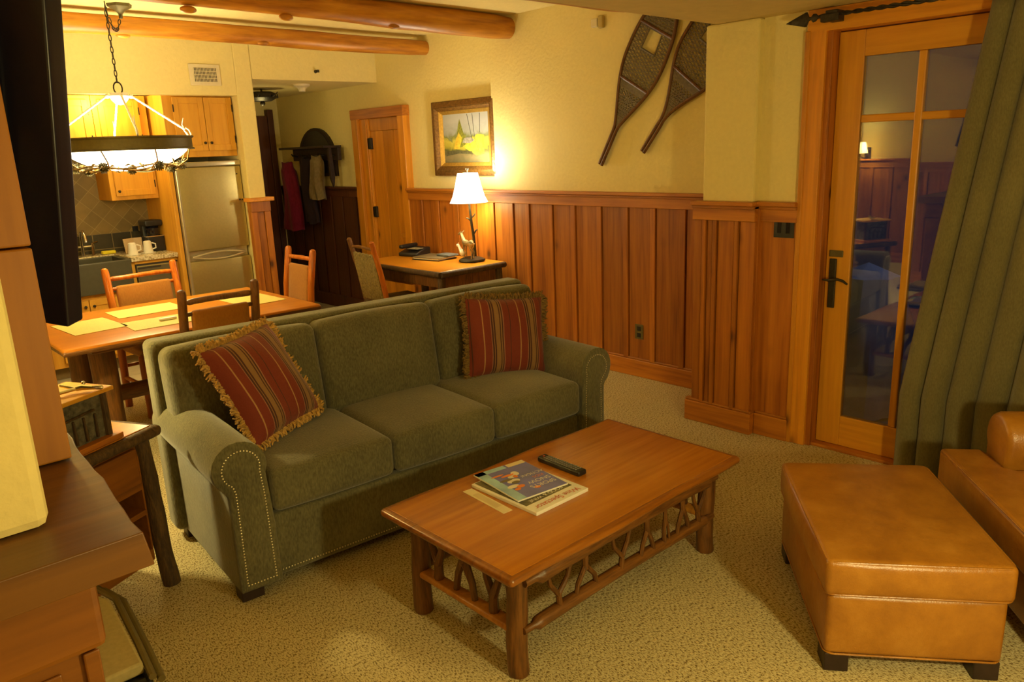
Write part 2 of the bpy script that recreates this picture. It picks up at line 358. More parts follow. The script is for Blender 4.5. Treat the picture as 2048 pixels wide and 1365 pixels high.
    def lathe(s, prof, c=(0, 0, 0), n=24, cap=True, mod=None):
        c = Vector(c); rings = []
        for r, z in prof:
            ring = []
            for k in range(n):
                a = 2*PI*k/n; rr = r*(mod(a, z) if mod else 1)
                ring.append(s.bm.verts.new(c+Vector((rr*math.cos(a), rr*math.sin(a), z))))
            rings.append(ring)
        for a, b in zip(rings, rings[1:]):
            for k in range(n): s.bm.faces.new((a[k], a[(k+1) % n], b[(k+1) % n], b[k]))
        if cap: s.bm.faces.new(list(reversed(rings[0]))); s.bm.faces.new(rings[-1])
        return s
    def prism(s, poly, fn0, fn1):
        # polygon in 2D mapped by fn0 / fn1 to two 3D outlines
        a = [s.bm.verts.new(fn0(p)) for p in poly]; b = [s.bm.verts.new(fn1(p)) for p in poly]; n = len(poly)
        for k in range(n): s.bm.faces.new((a[k], a[(k+1) % n], b[(k+1) % n], b[k]))
        s.bm.faces.new(list(reversed(a))); s.bm.faces.new(b); return s
    def ball(s, c, r, sx=1, sy=1, sz=1, u=12, v=8):
        c = Vector(c)
        top = s.bm.verts.new(c+Vector((0, 0, r*sz))); bot = s.bm.verts.new(c-Vector((0, 0, r*sz))); rings = []
        for j in range(1, v):
            ph = PI*j/v
            rings.append([s.bm.verts.new(c+Vector((r*sx*math.sin(ph)*math.cos(2*PI*i/u), r*sy*math.sin(ph)*math.sin(2*PI*i/u), r*sz*math.cos(ph)))) for i in range(u)])
        for i in range(u):
            s.bm.faces.new((top, rings[0][i], rings[0][(i+1) % u])); s.bm.faces.new((bot, rings[-1][(i+1) % u], rings[-1][i]))
            for a, b in zip(rings, rings[1:]): s.bm.faces.new((a[i], b[i], b[(i+1) % u], a[(i+1) % u]))
        return s
    def build(s, name, mat, parent=None, smooth=True, bevel=0, loc=None, angle=40, recalc=True):
        if recalc: bmesh.ops.recalc_face_normals(s.bm, faces=s.bm.faces)
        me = bpy.data.meshes.new(name); s.bm.to_mesh(me); s.bm.free()
        if isinstance(mat, str): mat = M[mat]
        me.materials.append(mat)
        if smooth:
            for p in me.polygons: p.use_smooth = True
            me.set_sharp_from_angle(angle=math.radians(angle))
        o = bpy.data.objects.new(name, me); COL.objects.link(o)
        if bevel:
            bv = o.modifiers.new('bevel', 'BEVEL'); bv.width = bevel; bv.segments = 2; bv.limit_method = 'ANGLE'; bv.angle_limit = math.radians(50)
        if parent is not None: o.parent = parent
        if loc: o.location = loc
        return o
def thing(name, label, cat, loc=(0, 0, 0), rz=0, group=None):
    o = bpy.data.objects.new(name, None); COL.objects.link(o); o.location = loc; o.rotation_euler = (0, 0, rz); o.empty_display_size = .1
    o['label'] = label; o['category'] = cat
    if group: o['group'] = group
    return o
def tag(o, label, cat, group=None):
    o['label'] = label; o['category'] = cat
    if group: o['group'] = group
    return o
def struct(o, label=None):
    o['kind'] = 'structure'
    if label: o['label'] = label
    return o
def sbox(name, mat, *b, bevel=0, label=None):
    return struct(MB().box(*b).build(name, mat, smooth=False, bevel=bevel), label)
def copy_tree(o, parent=None):
    c = o.copy(); COL.objects.link(c)
    if parent is not None: c.parent = parent
    for ch in list(o.children): copy_tree(ch, c)
    return c

# ================================================================== SETTING
XW = 4.42    # plaster of the long right wall
sbox('floor', 'carpet', -2.6, 3.97, -2.4, 6.33, -.10, 0)
sbox('floor', 'carpet', 3.97, 4.6, 2.2, 6.33, -.10, 0)
sbox('floor', 'floortile', -2.6, 4.6, 6.33, 9.0, -.10, 0)
sbox('ceiling', 'plaster', -2.6, 4.6, 2.5, 6.66, 2.69, 2.80)
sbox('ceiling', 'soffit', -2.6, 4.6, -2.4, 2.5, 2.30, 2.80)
sbox('ceiling', 'plaster', -2.6, 3.04, 6.76, 7.6, 2.30, 2.40)
sbox('ceiling', 'plaster', 3.04, 4.6, 6.76, 9.0, 2.355, 2.45)
# right wall
sbox('wall_right', 'plaster', XW, XW+.16, 2.2, 4.94, 0, 2.8)
sbox('wall_right', 'plaster', XW+.05, XW+.16, 4.94, 6.18, 0, 2.8)
sbox('wall_right', 'plaster', XW+.05, XW+.16, 7.06, 9.0, 0, 2.8)
sbox('wall_right', 'plaster', XW+.05, XW+.16, 6.18, 7.06, 2.06, 2.8)
sbox('wall_right', 'darkwood', XW+.14, XW+.16, 6.18, 7.06, 0, 2.06)
# pilaster and door wall
sbox('wall_right', 'plaster', 3.90, XW, 2.235, 2.56, 0, 2.30, bevel=.012)
sbox('wall_right', 'plaster', 3.95, 4.10, 1.93, 2.235, 0, 2.30)
sbox('wall_right', 'plaster', 3.95, 4.10, 1.00, 1.93, 2.24, 2.30)
sbox('wall_right', 'plaster', 3.95, 4.10, -2.4, .98, 0, 2.30)
# back wall (kitchen and hall openings)
sbox('wall_back', 'plaster', -2.6, 3.035, 6.66, 6.76, 2.215, 2.69)
sbox('wall_back', 'plaster', 3.035, 3.19, 6.66, 7.60, 0, 2.69, bevel=.012)
sbox('wall_back', 'plaster', 3.19, XW+.05, 6.66, 6.76, 2.355, 2.69)
sbox('wall_back', 'plaster', -2.6, 3.1, 7.47, 7.6, 0, 2.30)
sbox('wall_back', 'plaster', 3.1, XW+.16, 8.78, 8.9, 0, 2.5)
sbox('wall_back', 'plaster', 3.035, 3.19, 7.60, 8.9, 0, 2.4)
# left and front walls that close the room
sbox('wall_left', 'plaster', -2.7, -2.6, -2.4, 7.6, 0, 2.8)
sbox('wall_front', 'plaster', -2.7, 4.1, -2.5, -2.4, 0, 2.8)
# plaster pier beside the television niche, and the niche back
sbox('wall_left', 'plaster', -2.6, .229, 1.42, 1.72, 1.103, 2.30, bevel=.02)
sbox('wall_left', 'plaster', -2.6, -1.25, 1.72, 3.4, 0, 2.30)
# ---- wainscot on the right wall: boards with raised narrow battens
def wainscot(name, yb, x, z0, z1, mat='pine', capmat='pine_y', step=.012, cap=True, rail=.085):
    m = MB()
    for i in range(len(yb)-1):
        a, b = yb[i], yb[i+1]; off = step if i % 2 else 0
        m.box(x-off, x+.03, a+.003, b-.003, z0, z1-rail)
    o = struct(m.build(name, mat, smooth=False, bevel=.003))
    m = MB().box(x-.016, x+.03, yb[0], yb[-1], z1-rail, z1)
    struct(m.build(name, capmat, smooth=False, bevel=.003))
    if cap:
        m = MB().box(x-.045, x+.04, yb[0], yb[-1], z1, z1+.022)
        m.box(x-.030, x+.04, yb[0], yb[-1], z1-.018, z1)
        struct(m.build(name, capmat, smooth=False, bevel=.004))
ys = [2.563]
y = 2.60
while y < 4.94:
    ys += [y, min(y+.195, 4.94)] if False else [y]
    y += .055 if len(ys) % 2 else .195
ys = [2.56, 2.76, 2.81, 3.01, 3.06, 3.26, 3.31, 3.50, 3.55, 3.75, 3.80, 4.01, 4.06, 4.25, 4.30, 4.51, 4.56, 4.70, 4.75, 4.94, 4.99, 5.18, 5.23, 5.42, 5.47, 5.70, 5.75, 5.95, 6.00, 6.165]
wainscot('trim_1', ys, 4.405, .13, 1.328)
ysh = [7.08, 7.15, 7.40, 7.42, 7.64, 7.66, 7.88, 7.90, 8.11, 8.13, 8.34, 8.36, 8.58, 8.60, 8.78]
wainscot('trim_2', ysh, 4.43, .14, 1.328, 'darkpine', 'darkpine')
wainscot('trim_3', [2.205, 2.305, 2.335, 2.445, 2.475, 2.515, 2.545, 2.605], 3.885, .13, 1.328)
m = MB().box(3.90, XW, 2.56, 2.60, 0, 1.33); struct(m.build('trim_3', 'pine', smooth=False))
wainscot('trim_4', [1.985, 2.235], 3.930, .13, 1.328)
m = MB()
m.box(3.90, 3.95, 2.196, 2.235, .0, 1.33)
struct(m.build('trim_3', 'pine', smooth=False, bevel=.003))
for (n, x, a, b) in (('baseboard_right', 4.388, 2.62, 6.165), ('baseboard_right', 3.868, 2.19, 2.64), ('baseboard_right', 3.912, 1.985, 2.19)):
    struct(MB().box(x, x+.05, a, b, 0, .128).box(x+.008, x+.05, a, b, .128, .142).build(n, 'pine_y', smooth=False, bevel=.005))
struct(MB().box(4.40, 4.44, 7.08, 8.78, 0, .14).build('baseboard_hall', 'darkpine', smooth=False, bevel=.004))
# left wall panelling, seen as a reflection in the patio door
def wainscot_left(x, y0, y1):
    m = MB(); yy = y0; i = 0
    while yy < y1: 
        w_ = .05 if i % 2 else .20; m.box(x, x+.02+(.01 if i % 2 else 0), yy+.003, min(y1, yy+w_)-.003, .13, 1.24); yy += w_; i += 1
    struct(m.build('trim_12', 'pine', smooth=False)); struct(MB().box(x, x+.035, y0, y1, 1.24, 1.33).box(x, x+.07, y0, y1, 1.33, 1.35).box(x, x+.035, y0, y1, 0, .13).build('trim_12', 'pine_y', smooth=False))
wainscot_left(-2.6, 3.4, 7.4); wainscot_left(-1.25, 2.75, 3.4)
# column wainscot
m = MB()
for a, b, o_ in ((3.022, 3.075, .0), (3.078, 3.145, -.012), (3.148, 3.205, 0)): m.box(a, b, 6.632-o_, 6.70, .0, 1.25)
m.box(3.02, 3.207, 6.624, 6.70, 1.22, 1.31)
struct(m.build('trim_5', 'pine', smooth=False, bevel=.003))
struct(MB().box(3.0, 3.24, 6.60, 6.72, 1.31, 1.345).build('trim_5', 'casing_y', smooth=False, bevel=.006))
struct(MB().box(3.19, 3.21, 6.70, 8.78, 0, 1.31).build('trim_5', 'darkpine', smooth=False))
# hall end casing
struct(MB().box(4.05, 4.30, 8.72, 8.78, 0, 2.15).box(4.30, 4.37, 8.70, 8.78, 0, 2.22).build('trim_6', 'darkpine', smooth=False, bevel=.004))

# ---- interior plank door in the right wall
d1 = thing('door_1', 'knotty pine plank door in the wall beside the hall', 'door', (0, 0, 0)); del d1['category']; struct(d1)
m = MB().box(4.395, 4.50, 6.165, 6.262, 0, 2.03).box(4.395, 4.50, 6.97, 7.075, 0, 2.03)
m.build('door_frame', 'casing', d1, False, .004)
MB().box(4.39, 4.50, 6.16, 7.08, 2.02, 2.115).build('door_header', 'pine_y', d1, False, .004)
MB().box(4.43, 4.49, 6.83, 6.97, .01, 2.02).box(4.42, 4.47, 6.85, 6.90, .01, 2.02).build('door_jamb', 'casing', d1, False, .003)
m = MB()
for a, b in ((6.27, 6.42), (6.425, 6.60), (6.605, 6.82)): m.box(4.455, 4.50, a, b, .01, 1.90)
m.box(4.445, 4.50, 6.27, 6.40, .86, .90)
m.box(4.450, 4.50, 6.27, 6.825, 1.90, 2.022)
m.build('door_panel', 'casing', d1, False, .004)
for z in (1.78, 1.10): MB().box(4.43, 4.46, 6.79, 6.86, z-.055, z+.055).build('hinge', 'iron', d1, False, .003)

# ---- patio door
d2 = thing('door_2', 'glazed fir patio door with cross bar, curtain over its right side', 'door'); del d2['category']; struct(d2)
XD = 4.01
m = MB()
m.box(XD, XD+.045, 1.727, 1.855, .02, 2.185).box(XD, XD+.045, 1.056, 1.184, .02, 2.185)
m.build('stile', 'doorwood', d2, False, .004)
m = MB().box(XD+.001, XD+.044, 1.184, 1.727, 2.06, 2.185).box(XD+.001, XD+.044, 1.184, 1.727, .02, .19)
m.build('rail', 'doorwood_y', d2, False, .004)
MB().box(XD+.004, XD+.041, 1.437, 1.474, .19, 2.06).build('muntin', 'doorwood', d2, False, .006)
MB().box(XD+.006, XD+.039, 1.184, 1.727, 1.745, 1.783).build('muntin', 'doorwood_y', d2, False, .006)
for gx in (.012, .028): MB().box(XD+gx, XD+gx+.005, 1.184, 1.727, .19, 2.06).build('glass_pane', 'glass', d2, False)
h = MB().box(XD-.012, XD+.001, 1.795, 1.832, .79, 1.055).build('handle_plate', 'bronze', d2, False, .004)
m = MB().tube([(XD-.012, 1.813, .945), (XD-.05, 1.813, .945), (XD-.055, 1.80, .948), (XD-.055, 1.765, .955), (XD-.055, 1.735, .95), (XD-.05, 1.712, .932)], [.010, .009, .009, .008, .007, .005], 8)
m.tube([(XD-.05, 1.813, .945), (XD-.05, 1.845, .945)], [.008, .004], 8)
m.build('lever', 'bronze', d2)
MB().box(XD-.008, XD+.001, 1.765, 1.838, 1.065, 1.10).build('latch_plate', 'olivemetal', d2, False, .003)
# casing and jamb
m = MB().box(3.925, 4.02, 1.885, 1.985, 0, 2.20).box(3.918, 3.95, 1.965, 1.992, 0, 2.20)
struct(m.build('trim_7', 'casing', smooth=False, bevel=.005))
struct(MB().box(3.945, 4.06, 1.858, 1.89, 0, 2.20).build('trim_7', 'pine', smooth=False, bevel=.003))
struct(MB().box(3.925, 4.06, .98, 1.985, 2.19, 2.298).build('trim_8', 'casing_y', smooth=False, bevel=.005))
struct(MB().box(3.925, 4.06, .90, 1.052, 0, 2.19).build('trim_7', 'casing', smooth=False, bevel=.005))
struct(MB().box(3.96, 4.12, 1.056, 1.90, 0, .018).build('trim_9', 'pine_y', smooth=False, bevel=.004))
struct(MB().box(4.02, 4.10, 1.856, 1.93, 0, 2.24).build('trim_7', 'casing', smooth=False))
struct(MB().box(4.02, 4.10, .98, 1.055, 0, 2.24).build('trim_7', 'casing', smooth=False))
struct(MB().box(4.057, 4.10, 1.0, 1.93, 2.187, 2.24).build('trim_8', 'casing_y', smooth=False))

# ================================================================== CEILING LOGS
def beam(y, z, r, x0, x1, label, knots=()):
    m = MB(); P = []; R = []; n = 40
    for i in range(n+1):
        k = i/n; P.append((x0+(x1-x0)*k, y+.015*math.sin(k*9+y), z+.006*math.sin(k*13+y*2)+(.030*(1-min(1, max(0, (k-.55)/.3))) if r > .08 else 0))); R.append(r*(.70+.30*min(1, max(0, (k-.55)/.3)))*(1+.05*math.sin(k*17+y)+random.uniform(-.025, .025)) if r > .08 else r*(1+.05*math.sin(k*17+y)+random.uniform(-.025, .025)))
    R[-1] *= .93; m.tube(P, R, 20)
    for (kx, a) in knots: m.ball((kx, y-r*.9*math.cos(a), z-r*.9*math.sin(a)), .035, 1.4, .6, .6)
    return tag(m.build('ceiling_log', 'beam', angle=60), label, 'beam', 'peeled logs under the ceiling')
beam(5.84, 2.585, .066, -2.6, 4.47, 'peeled log beam nearest the kitchen, ending in the wall above the picture', [(1.9, 1.2), (2.9, 1.0)])
beam(4.69, 2.600, .086, -2.6, 4.42, 'thickest peeled log beam, ending between the picture and the wall corner', [(2.5, 1.2), (3.3, 1.1), (1.9, 1.3)])
beam(3.54, 2.615, .075, -2.6, 4.42, 'peeled log beam barely showing along the dropped ceiling edge', [])

# ================================================================== SOFA
sofa = thing('sofa', 'sage green three-seat sofa with rolled arms and nailhead trim', 'sofa', (.999, 2.729, 0), math.radians(-4.6))
SL = 2.0
def armprof():
    p = [(.012, .055), (.010, .30), (.008, .46)]
    cx, cz, r = .062, .565, .105
    for a in range(232, -40, -16): p.append((cx+r*math.cos(math.radians(a)), cz+r*math.sin(math.radians(a))))
    p += [(.165, .42), (.172, .30), (.175, .055)]
    return p
def arm(flip):
    m = MB(); pr = armprof()
    f = (lambda u: SL-u) if flip else (lambda u: u)
    st = [(-.035, -.012), (-.030, 0), (0, .0), (.2, 0), (.4, .0), (.6, 0), (.78, .0), (.80, -.01)]
    rings = []
    for v, inset in st:
        ring = []
        for (u, z) in pr:
            du, dz = u-.09, z-.40; l = math.hypot(du, dz); k = 1+inset/l if l else 1
            ring.append(m.bm.verts.new((f(.09+du*k), v, max(.05, .40+dz*k))))
        rings.append(ring)
    n = len(pr)
    for a, b in zip(rings, rings[1:]):
        for k in range(n): m.bm.faces.new((a[k], a[(k+1) % n], b[(k+1) % n], b[k]))
    m.bm.faces.new(rings[0]); m.bm.faces.new(rings[-1])
    o = m.build('arm', 'sofa', sofa, angle=50)
    # nailhead outline on the arm's front panel
    nm = MB(); out = []
    cx, cz, r = .066, .562, .072
    P = [(.035, .082), (.036, .47)]
    for a in range(238, -20, -8): P.append((cx+r*math.cos(math.radians(a)), cz+r*math.sin(math.radians(a))))
    P += [(.142, .45), (.150, .082)]
    if True:
        seg = []; acc = 0
        for a, b in zip(P, P[1:]+[P[0]]):
            L = math.hypot(b[0]-a[0], b[1]-a[1]); d = -acc
            while d+.0125 <= L:
                d += .0125; t = d/L; seg.append((a[0]+(b[0]-a[0])*t, a[1]+(b[1]-a[1])*t))
            acc = L-d
    for (u, z) in seg: nm.ball((f(u), -.036, z), .0036, 1, .6, 1, 6, 4)
    nm.build('nailhead_trim', 'nail', o)
    return o
arm(False); arm(True)
m = MB(); m.rbox(SL/2, .38, .19, .83, .385, .135, .02, 8)
fr = m.build('base', 'sofa', sofa)
nm = MB()
for i in range(int(1.66/.0125)): nm.ball((.175+i*.0125, -.008, .082), .0034, 1, .6, 1, 6, 4)
nm.build('nailhead_trim', 'nail', fr)
m = MB(); m.rbox(SL/2, .735, .50, SL/2+.035, .07, .445, .035, 12)
m.build('back_frame', 'sofa', sofa)
for i in range(3):
    a = .172+i*(1.656/3); b = a+1.656/3
    MB().rbox((a+b)/2, .265, .425, (b-a)/2-.002, .30, .088, .035, 16, (0, .012, .028)).build('seat_cushion', 'sofa', sofa)
for i, (a, b) in enumerate(((-.005, .675), (.679, 1.322), (1.326, 2.01))):
    T = Matrix.Translation((0, .60, .70)) @ Matrix.Rotation(math.radians(-9), 4, 'X')
    MB().rbox((a+b)/2, 0, 0, (b-a)/2, .085, .225, .045, 16, (0, .035, .012), m=T).build('back_cushion', 'sofa', sofa)
for (u, v) in ((.05, .03), (1.95, .03), (.05, .74), (1.95, .74)):
    MB().box(u-.035, u+.055 if u < 1 else u+.035, v-.035, v+.04, 0, .058).build('foot', 'darkwood', sofa, False, .004)

def pillow(P, yaw, roll, tilt, w_, h_, label, fr='fringe'):
    X0 = Vector((math.cos(yaw), math.sin(yaw), 0)); n = Vector((-math.sin(yaw), math.cos(yaw), 0))
    Y0 = Vector((0, 0, 1))*math.cos(tilt)+n*math.sin(tilt)
    X = X0*math.cos(roll)+Y0*math.sin(roll); Y = -X0*math.sin(roll)+Y0*math.cos(roll); Z = X.cross(Y)
    c = Vector(P)+X*w_/2+Y*h_/2
    root = thing('throw_pillow', label, 'pillow', c, 0, 'striped throw pillows on the sofa')
    root.rotation_euler = Matrix((X, Y, Z)).transposed().to_euler()
    m = MB(); N_ = 22; T = .075
    def pt(i, j, sg):
        u = -1+2*i/N_; v = -1+2*j/N_
        pin = 1-.05*(1-u*u)*0
        x = u*w_/2*(1-.05*(1-v*v)); yy = v*h_/2*(1-.05*(1-u*u))
        t = ((1-abs(u)**3.2)*(1-abs(v)**3.2))**.55
        return Vector((x, yy, sg*T*t+.006*math.sin(u*5+v*3)*t))
    for sg in (1, -1):
        vs = [[m.bm.verts.new(pt(i, j, sg)) for j in range(N_+1)] for i in range(N_+1)]
        for i in range(N_):
            for j in range(N_): m.bm.faces.new((vs[i][j], vs[i+1][j], vs[i+1][j+1], vs[i][j+1]))
    bmesh.ops.remove_doubles(m.bm, verts=m.bm.verts, dist=.0004)
    m.build('pillow_cover', 'stripes', root)
    f = MB(); rnd = random.Random(3)
    for side in range(4):
        for k in range(130):
            t = rnd.random()*2-1
            if side == 0: b = Vector((t*w_/2, -h_/2*(1-.05*(1-t*t)), 0)); d = Vector((0, -1, 0))
            elif side == 1: b = Vector((t*w_/2, h_/2*(1-.05*(1-t*t)), 0)); d = Vector((0, 1, 0))
            elif side == 2: b = Vector((-w_/2*(1-.05*(1-t*t)), t*h_/2, 0)); d = Vector((-1, 0, 0))
            else: b = Vector((w_/2*(1-.05*(1-t*t)), t*h_/2, 0)); d = Vector((1, 0, 0))
            s_ = d.cross(Vector((0, 0, 1))); l = rnd.uniform(.018, .034)
            q = b+d*l+s_*rnd.uniform(-.014, .014)+Vector((0, 0, rnd.uniform(-.016, .016)))
            mid = (b+q)/2+Vector((0, 0, rnd.uniform(-.012, .012)))+s_*rnd.uniform(-.01, .01)
            f.tube([b-d*.006, mid, q], [.0045, .0058, .003], 5)
    f.build('fringe', fr, root)
    return root
pillow((1.225, 2.895, .545), .36, .09, .52, .42, .455, 'red striped fringed pillow tilted in the left corner of the sofa')
pillow((2.44, 3.00, .535), -.30, -.10, .28, .46, .42, 'red striped fringed pillow upright near the right sofa arm', 'fringe_dark')

# ================================================================== COFFEE TABLE
ct = thing('coffee_table', 'rustic hickory coffee table with twig aprons and varnished top', 'table', (2.03, 1.905, 0))
hx, hy = .648, .357
m = MB()
def ctop(p):
    return p
m.rbox(0, 0, .4085, hx, hy, .0165, .0165, 20, fn=lambda p: Vector((p.x, p.y+.006*math.sin(p.x*9), p.z)))
m.build('table_top', 'tabletop_dark', ct)
m = MB(); m.rbox(0, 0, .4215, hx-.022, hy-.022, .0045, .004, 6); m.build('top_panel', 'tabletop', ct)
LX, LY = .548, .262
for sx in (-1, 1):
    for sy in (-1, 1):
        MB().log((sx*LX, sy*LY, 0), (sx*LX, sy*LY, .392), .037, .034, 16, 10, .03, .25).build('leg', 'hickory', ct)
# end cap bolts of the rails and the twigs between them
for sy in (-1, 1):
    MB().log((-LX, sy*.303, .352), (LX, sy*.303, .352), .030, .028, 14, 14, .05, .3, (.066, .015)).build('upper_rail', 'hickory_x', ct)
    m = MB(); n = 20; P = []; R = []
    MB_ = MB()
    MB_.log((-LX, sy*.292, .172), (LX, sy*.292, .172), .024, .022, 14, 14, .05, .3, (.062, .012)); lo = MB_.build('lower_rail', 'hickory_x', ct)
    x = -.40; tw = [(-.42, -.34, 'v'), (-.30, -.20, 'a'), (-.09, -.02, 'v'), (.06, .13, 'a'), (.18, .24, 'i'), (.29, .36, 'a'), (.41, .47, 'v')]
    for (a, b, k) in tw:
        z0, z1 = .185, .335; q = MB(); c = (a+b)/2; yy = sy*.296; j = random.uniform(-.008, .008)
        if k == 'v':
            q.log((c, yy, z0), (c+j, yy, .245), .011, .010, 8, 3, .06); q.tube([(c+j, yy, .235), (a-.005, yy, .29), (a-.01, yy+.004, z1)], [.010, .008, .007], 8); q.tube([(c+j, yy, .235), (b, yy, .285), (b+.012, yy-.004, z1)], [.010, .0085, .0075], 8)
        elif k == 'a':
            q.log((c+j, yy, .27), (c, yy, z1), .011, .012, 8, 3, .06); q.tube([(a, yy, z0), (a+.012, yy, .23), (c+j, yy, .285)], [.008, .009, .010], 8); q.tube([(b+.01, yy, z0), (b, yy+.003, .23), (c+j, yy, .285)], [.009, .0095, .010], 8)
        else:
            q.tube([(c, yy, z0), (c-.006, yy, .24), (c+.004, yy, .29), (c, yy, z1)], [.010, .0085, .009, .008], 8); q.tube([(c+.03, yy, z0), (c+.02, yy, .25), (c+.002, yy, .30)], [.006, .006, .005], 8)
        q.build('twig', 'hickory', ct)
for sx in (-1, 1):
    m = MB(); m.rbox(sx*LX, 0, .168, .028, LY-.02, .013, .012, 6); m.build('lower_shelf_rail', 'hickory_light', ct)
    for (c, k) in ((-.15, 'v'), (0, 'a'), (.15, 'v')):
        q = MB(); xx = sx*LX; z0, z1 = .18, .395
        if k == 'v':
            q.log((xx, c, z0), (xx, c, .26), .019, .016, 8, 3, .06); q.tube([(xx, c, .24), (xx, c-.03, .31), (xx, c-.04, z1)], [.017, .013, .014], 8); q.tube([(xx, c, .24), (xx, c+.03, .30), (xx, c+.045, z1)], [.016, .013, .012], 8)
        else:
            q.log((xx, c, .30), (xx, c, z1), .017, .02, 8, 3, .06); q.tube([(xx, c-.05, z0), (xx, c-.04, .24), (xx, c, .32)], [.012, .013, .016], 8); q.tube([(xx, c+.05, z0), (xx, c+.035, .25), (xx, c, .32)], [.012, .013, .016], 8)
        q.build('twig', 'hickory', ct)
TZ = .426
# ---- magazines
def text(s, size, loc, rz, mat, parent, name='lettering', font_scale_x=1.0, z=0.):
    cu = bpy.data.curves.new('t', 'FONT'); cu.body = s; cu.size = size; cu.align_x = 'CENTER'; cu.align_y = 'CENTER'; cu.offset = .0
    t = bpy.data.objects.new('t', cu); COL.objects.link(t); dg = bpy.context.evaluated_depsgraph_get()
    me = bpy.data.meshes.new_from_object(t.evaluated_get(dg)); bpy.data.objects.remove(t)
    me.materials.clear(); me.materials.append(M[mat] if isinstance(mat, str) else mat)
    o = bpy.data.objects.new(name, me); COL.objects.link(o); o.location = loc; o.rotation_euler = (0, 0, rz); o.scale = (font_scale_x, 1, 1); o.parent = parent
    return o
g1 = thing('magazine', 'thick white magazine with red title letters under the blue one', 'magazine', (1.868, 1.968, TZ), 0)
MB().rbox(0, 0, .007, .138, .178, .007, .002, 4).build('pages', 'whiteprint', g1)
gm = plain('photo_cover', (.10, .085, .03), .35, var=.8, scale=24)
MB().box(-.127, .115, -.115, .172, .0142, .0147).build('cover_photo', gm, g1, False)
text('Wine Spectator', .040, (0, -.150, .0150), PI, 'red', g1, font_scale_x=.88)
text('FOOD & WINE', .026, (-.01, -.098, .0151), PI, 'whiteprint', g1)
g2 = thing('magazine', 'blue sports magazine lying on top of the thicker magazine', 'magazine', (1.877, 2.028, TZ+.0155), math.radians(-7.5))
MB().rbox(0, 0, .003, .118, .150, .003, .0015, 4).build('pages', 'whiteprint', g2)
bl = plain('blue_cover', (.15, .16, .60), .3, var=.25, scale=8)
MB().box(-.116, .116, -.148, .148, .0061, .0065).build('cover', bl, g2, False)
lb = plain('light_blue_band', (.35, .60, .95), .3, var=.3, scale=12)
m = MB().box(-.116, -.075, -.148, .148, .0066, .0068).box(-.116, .02, .118, .148, .0066, .0068); m.build('cover_band', lb, g2, False)
MB().box(.03, .114, .118, .147, .0066, .0068).build('address_panel', 'paper', g2, False)
# skier figure on the cover, in flat printed shapes
m = MB()
def disc(m, x, y, rx, ry, z=.0069, n=14, a0=0.):
    m.mesh([(x+rx*math.cos(2*PI*k/n+a0), y+ry*math.sin(2*PI*k/n), z) for k in range(n)], [tuple(range(n))])
for (x, y, rx, ry) in ((-.03, .0, .028, .018), (-.01, .035, .022, .012), (.015, .055, .016, .02), (-.06, -.04, .026, .014)): disc(m, x, y, rx, ry)
m.build('cover_figure', 'whiteprint', g2, False)
for (x, y, rx, ry) in ((-.02, .055, .03, .008), (-.055, .075, .03, .006), (-.035, -.055, .018, .012), (-.06, -.07, .014, .01), (.01, -.10, .014, .01), (.0, .03, .01, .012)):
    m = MB(); disc(m, x, y, rx, ry, .0071); m.build('cover_figure', 'orange', g2, False)
gp = plain('grey_print', (.18, .16, .10), .4)
for (x, y, rx, ry) in ((-.05, .02, .03, .010), (-.03, -.015, .018, .012)):
    m = MB(); disc(m, x, y, rx, ry, .0073); m.build('cover_figure', gp, g2, False)
text('ACTION!', .026, (.066, .012, .0075), PI, 'whiteprint', g2)
text('KIDS', .024, (.072, -.020, .0075), PI, 'orange', g2)
text('SNOW', .034, (.052, -.052, .0075), PI, 'whiteprint', g2)
text('SPORTS', .034, (.045, -.088, .0075), PI, 'whiteprint', g2)
c = MB(); c.box(-.021, .021, -.125, .125, 0, .0012)
card = c.build('card', 'paper', None, False, 0, (1.694, 2.015, TZ)); card.rotation_euler = (0, 0, math.radians(-4))
tag(card, 'narrow cream printed card beside the magazines', 'card')
cl = plain('faint_print', (.50, .38, .18), .6)
m = MB()
for i in range(7): m.box(-.012+i*.004, -.0105+i*.004, -.07, .075, .0013, .0014)
m.build('printing', cl, card, False)
rc = thing('remote_control', 'black remote control with grey buttons lying beside the magazines', 'remote control', (2.098, 2.016, TZ), math.radians(-1))
MB().rbox(0, 0, .0115, .024, .118, .0115, .008, 8).build('body', 'black', rc)
gb = plain('grey_buttons', (.22, .21, .20), .5, var=.1); m = MB()
for i in range(15):
    for j in range(3): m.rbox(-.013+j*.013, -.092+i*.0125, .0235, .0042, .0038, .0015, .001, 2)
m.build('buttons', gb, rc)
m = MB(); m.ball((0, .10, .0235), .004, 1.6, 1, .4); m.build('power_button', 'red', rc)

# ================================================================== OTTOMAN
A = Vector((.786, .618)); B2 = Vector((.618, -.786))
oc = Vector((2.165, .938))+A*.385+B2*.275
ot = thing('ottoman', 'caramel leather storage ottoman with piped lid', 'ottoman', (oc.x, oc.y, 0), math.atan2(.618, .786))
def piping(m, hx, hy, z, r, rc=.03, n=5):
    P = []
    for (sx, sy, a0) in ((1, 1, 0), (-1, 1, 90), (-1, -1, 180), (1, -1, 270)):
        for k in range(n+1):
            a = math.radians(a0+90*k/n); P.append((sx*(hx-rc)+rc*math.cos(a), sy*(hy-rc)+rc*math.sin(a), z))
    P.append(P[0]); P.append(P[1]); m.tube(P, r, 6, False)
o = MB().rbox(0, 0, .345, .392, .278, .062, .020, 14, (.012, .012, .012)).build('lid', 'leather', ot)
m = MB(); piping(m, .387, .273, .400, .0035); piping(m, .390, .276, .289, .0035); m.build('piping', 'leather', o)
o = MB().rbox(0, 0, .175, .380, .266, .110, .02, 14, (.010, .010, 0)).build('base', 'leather', ot)
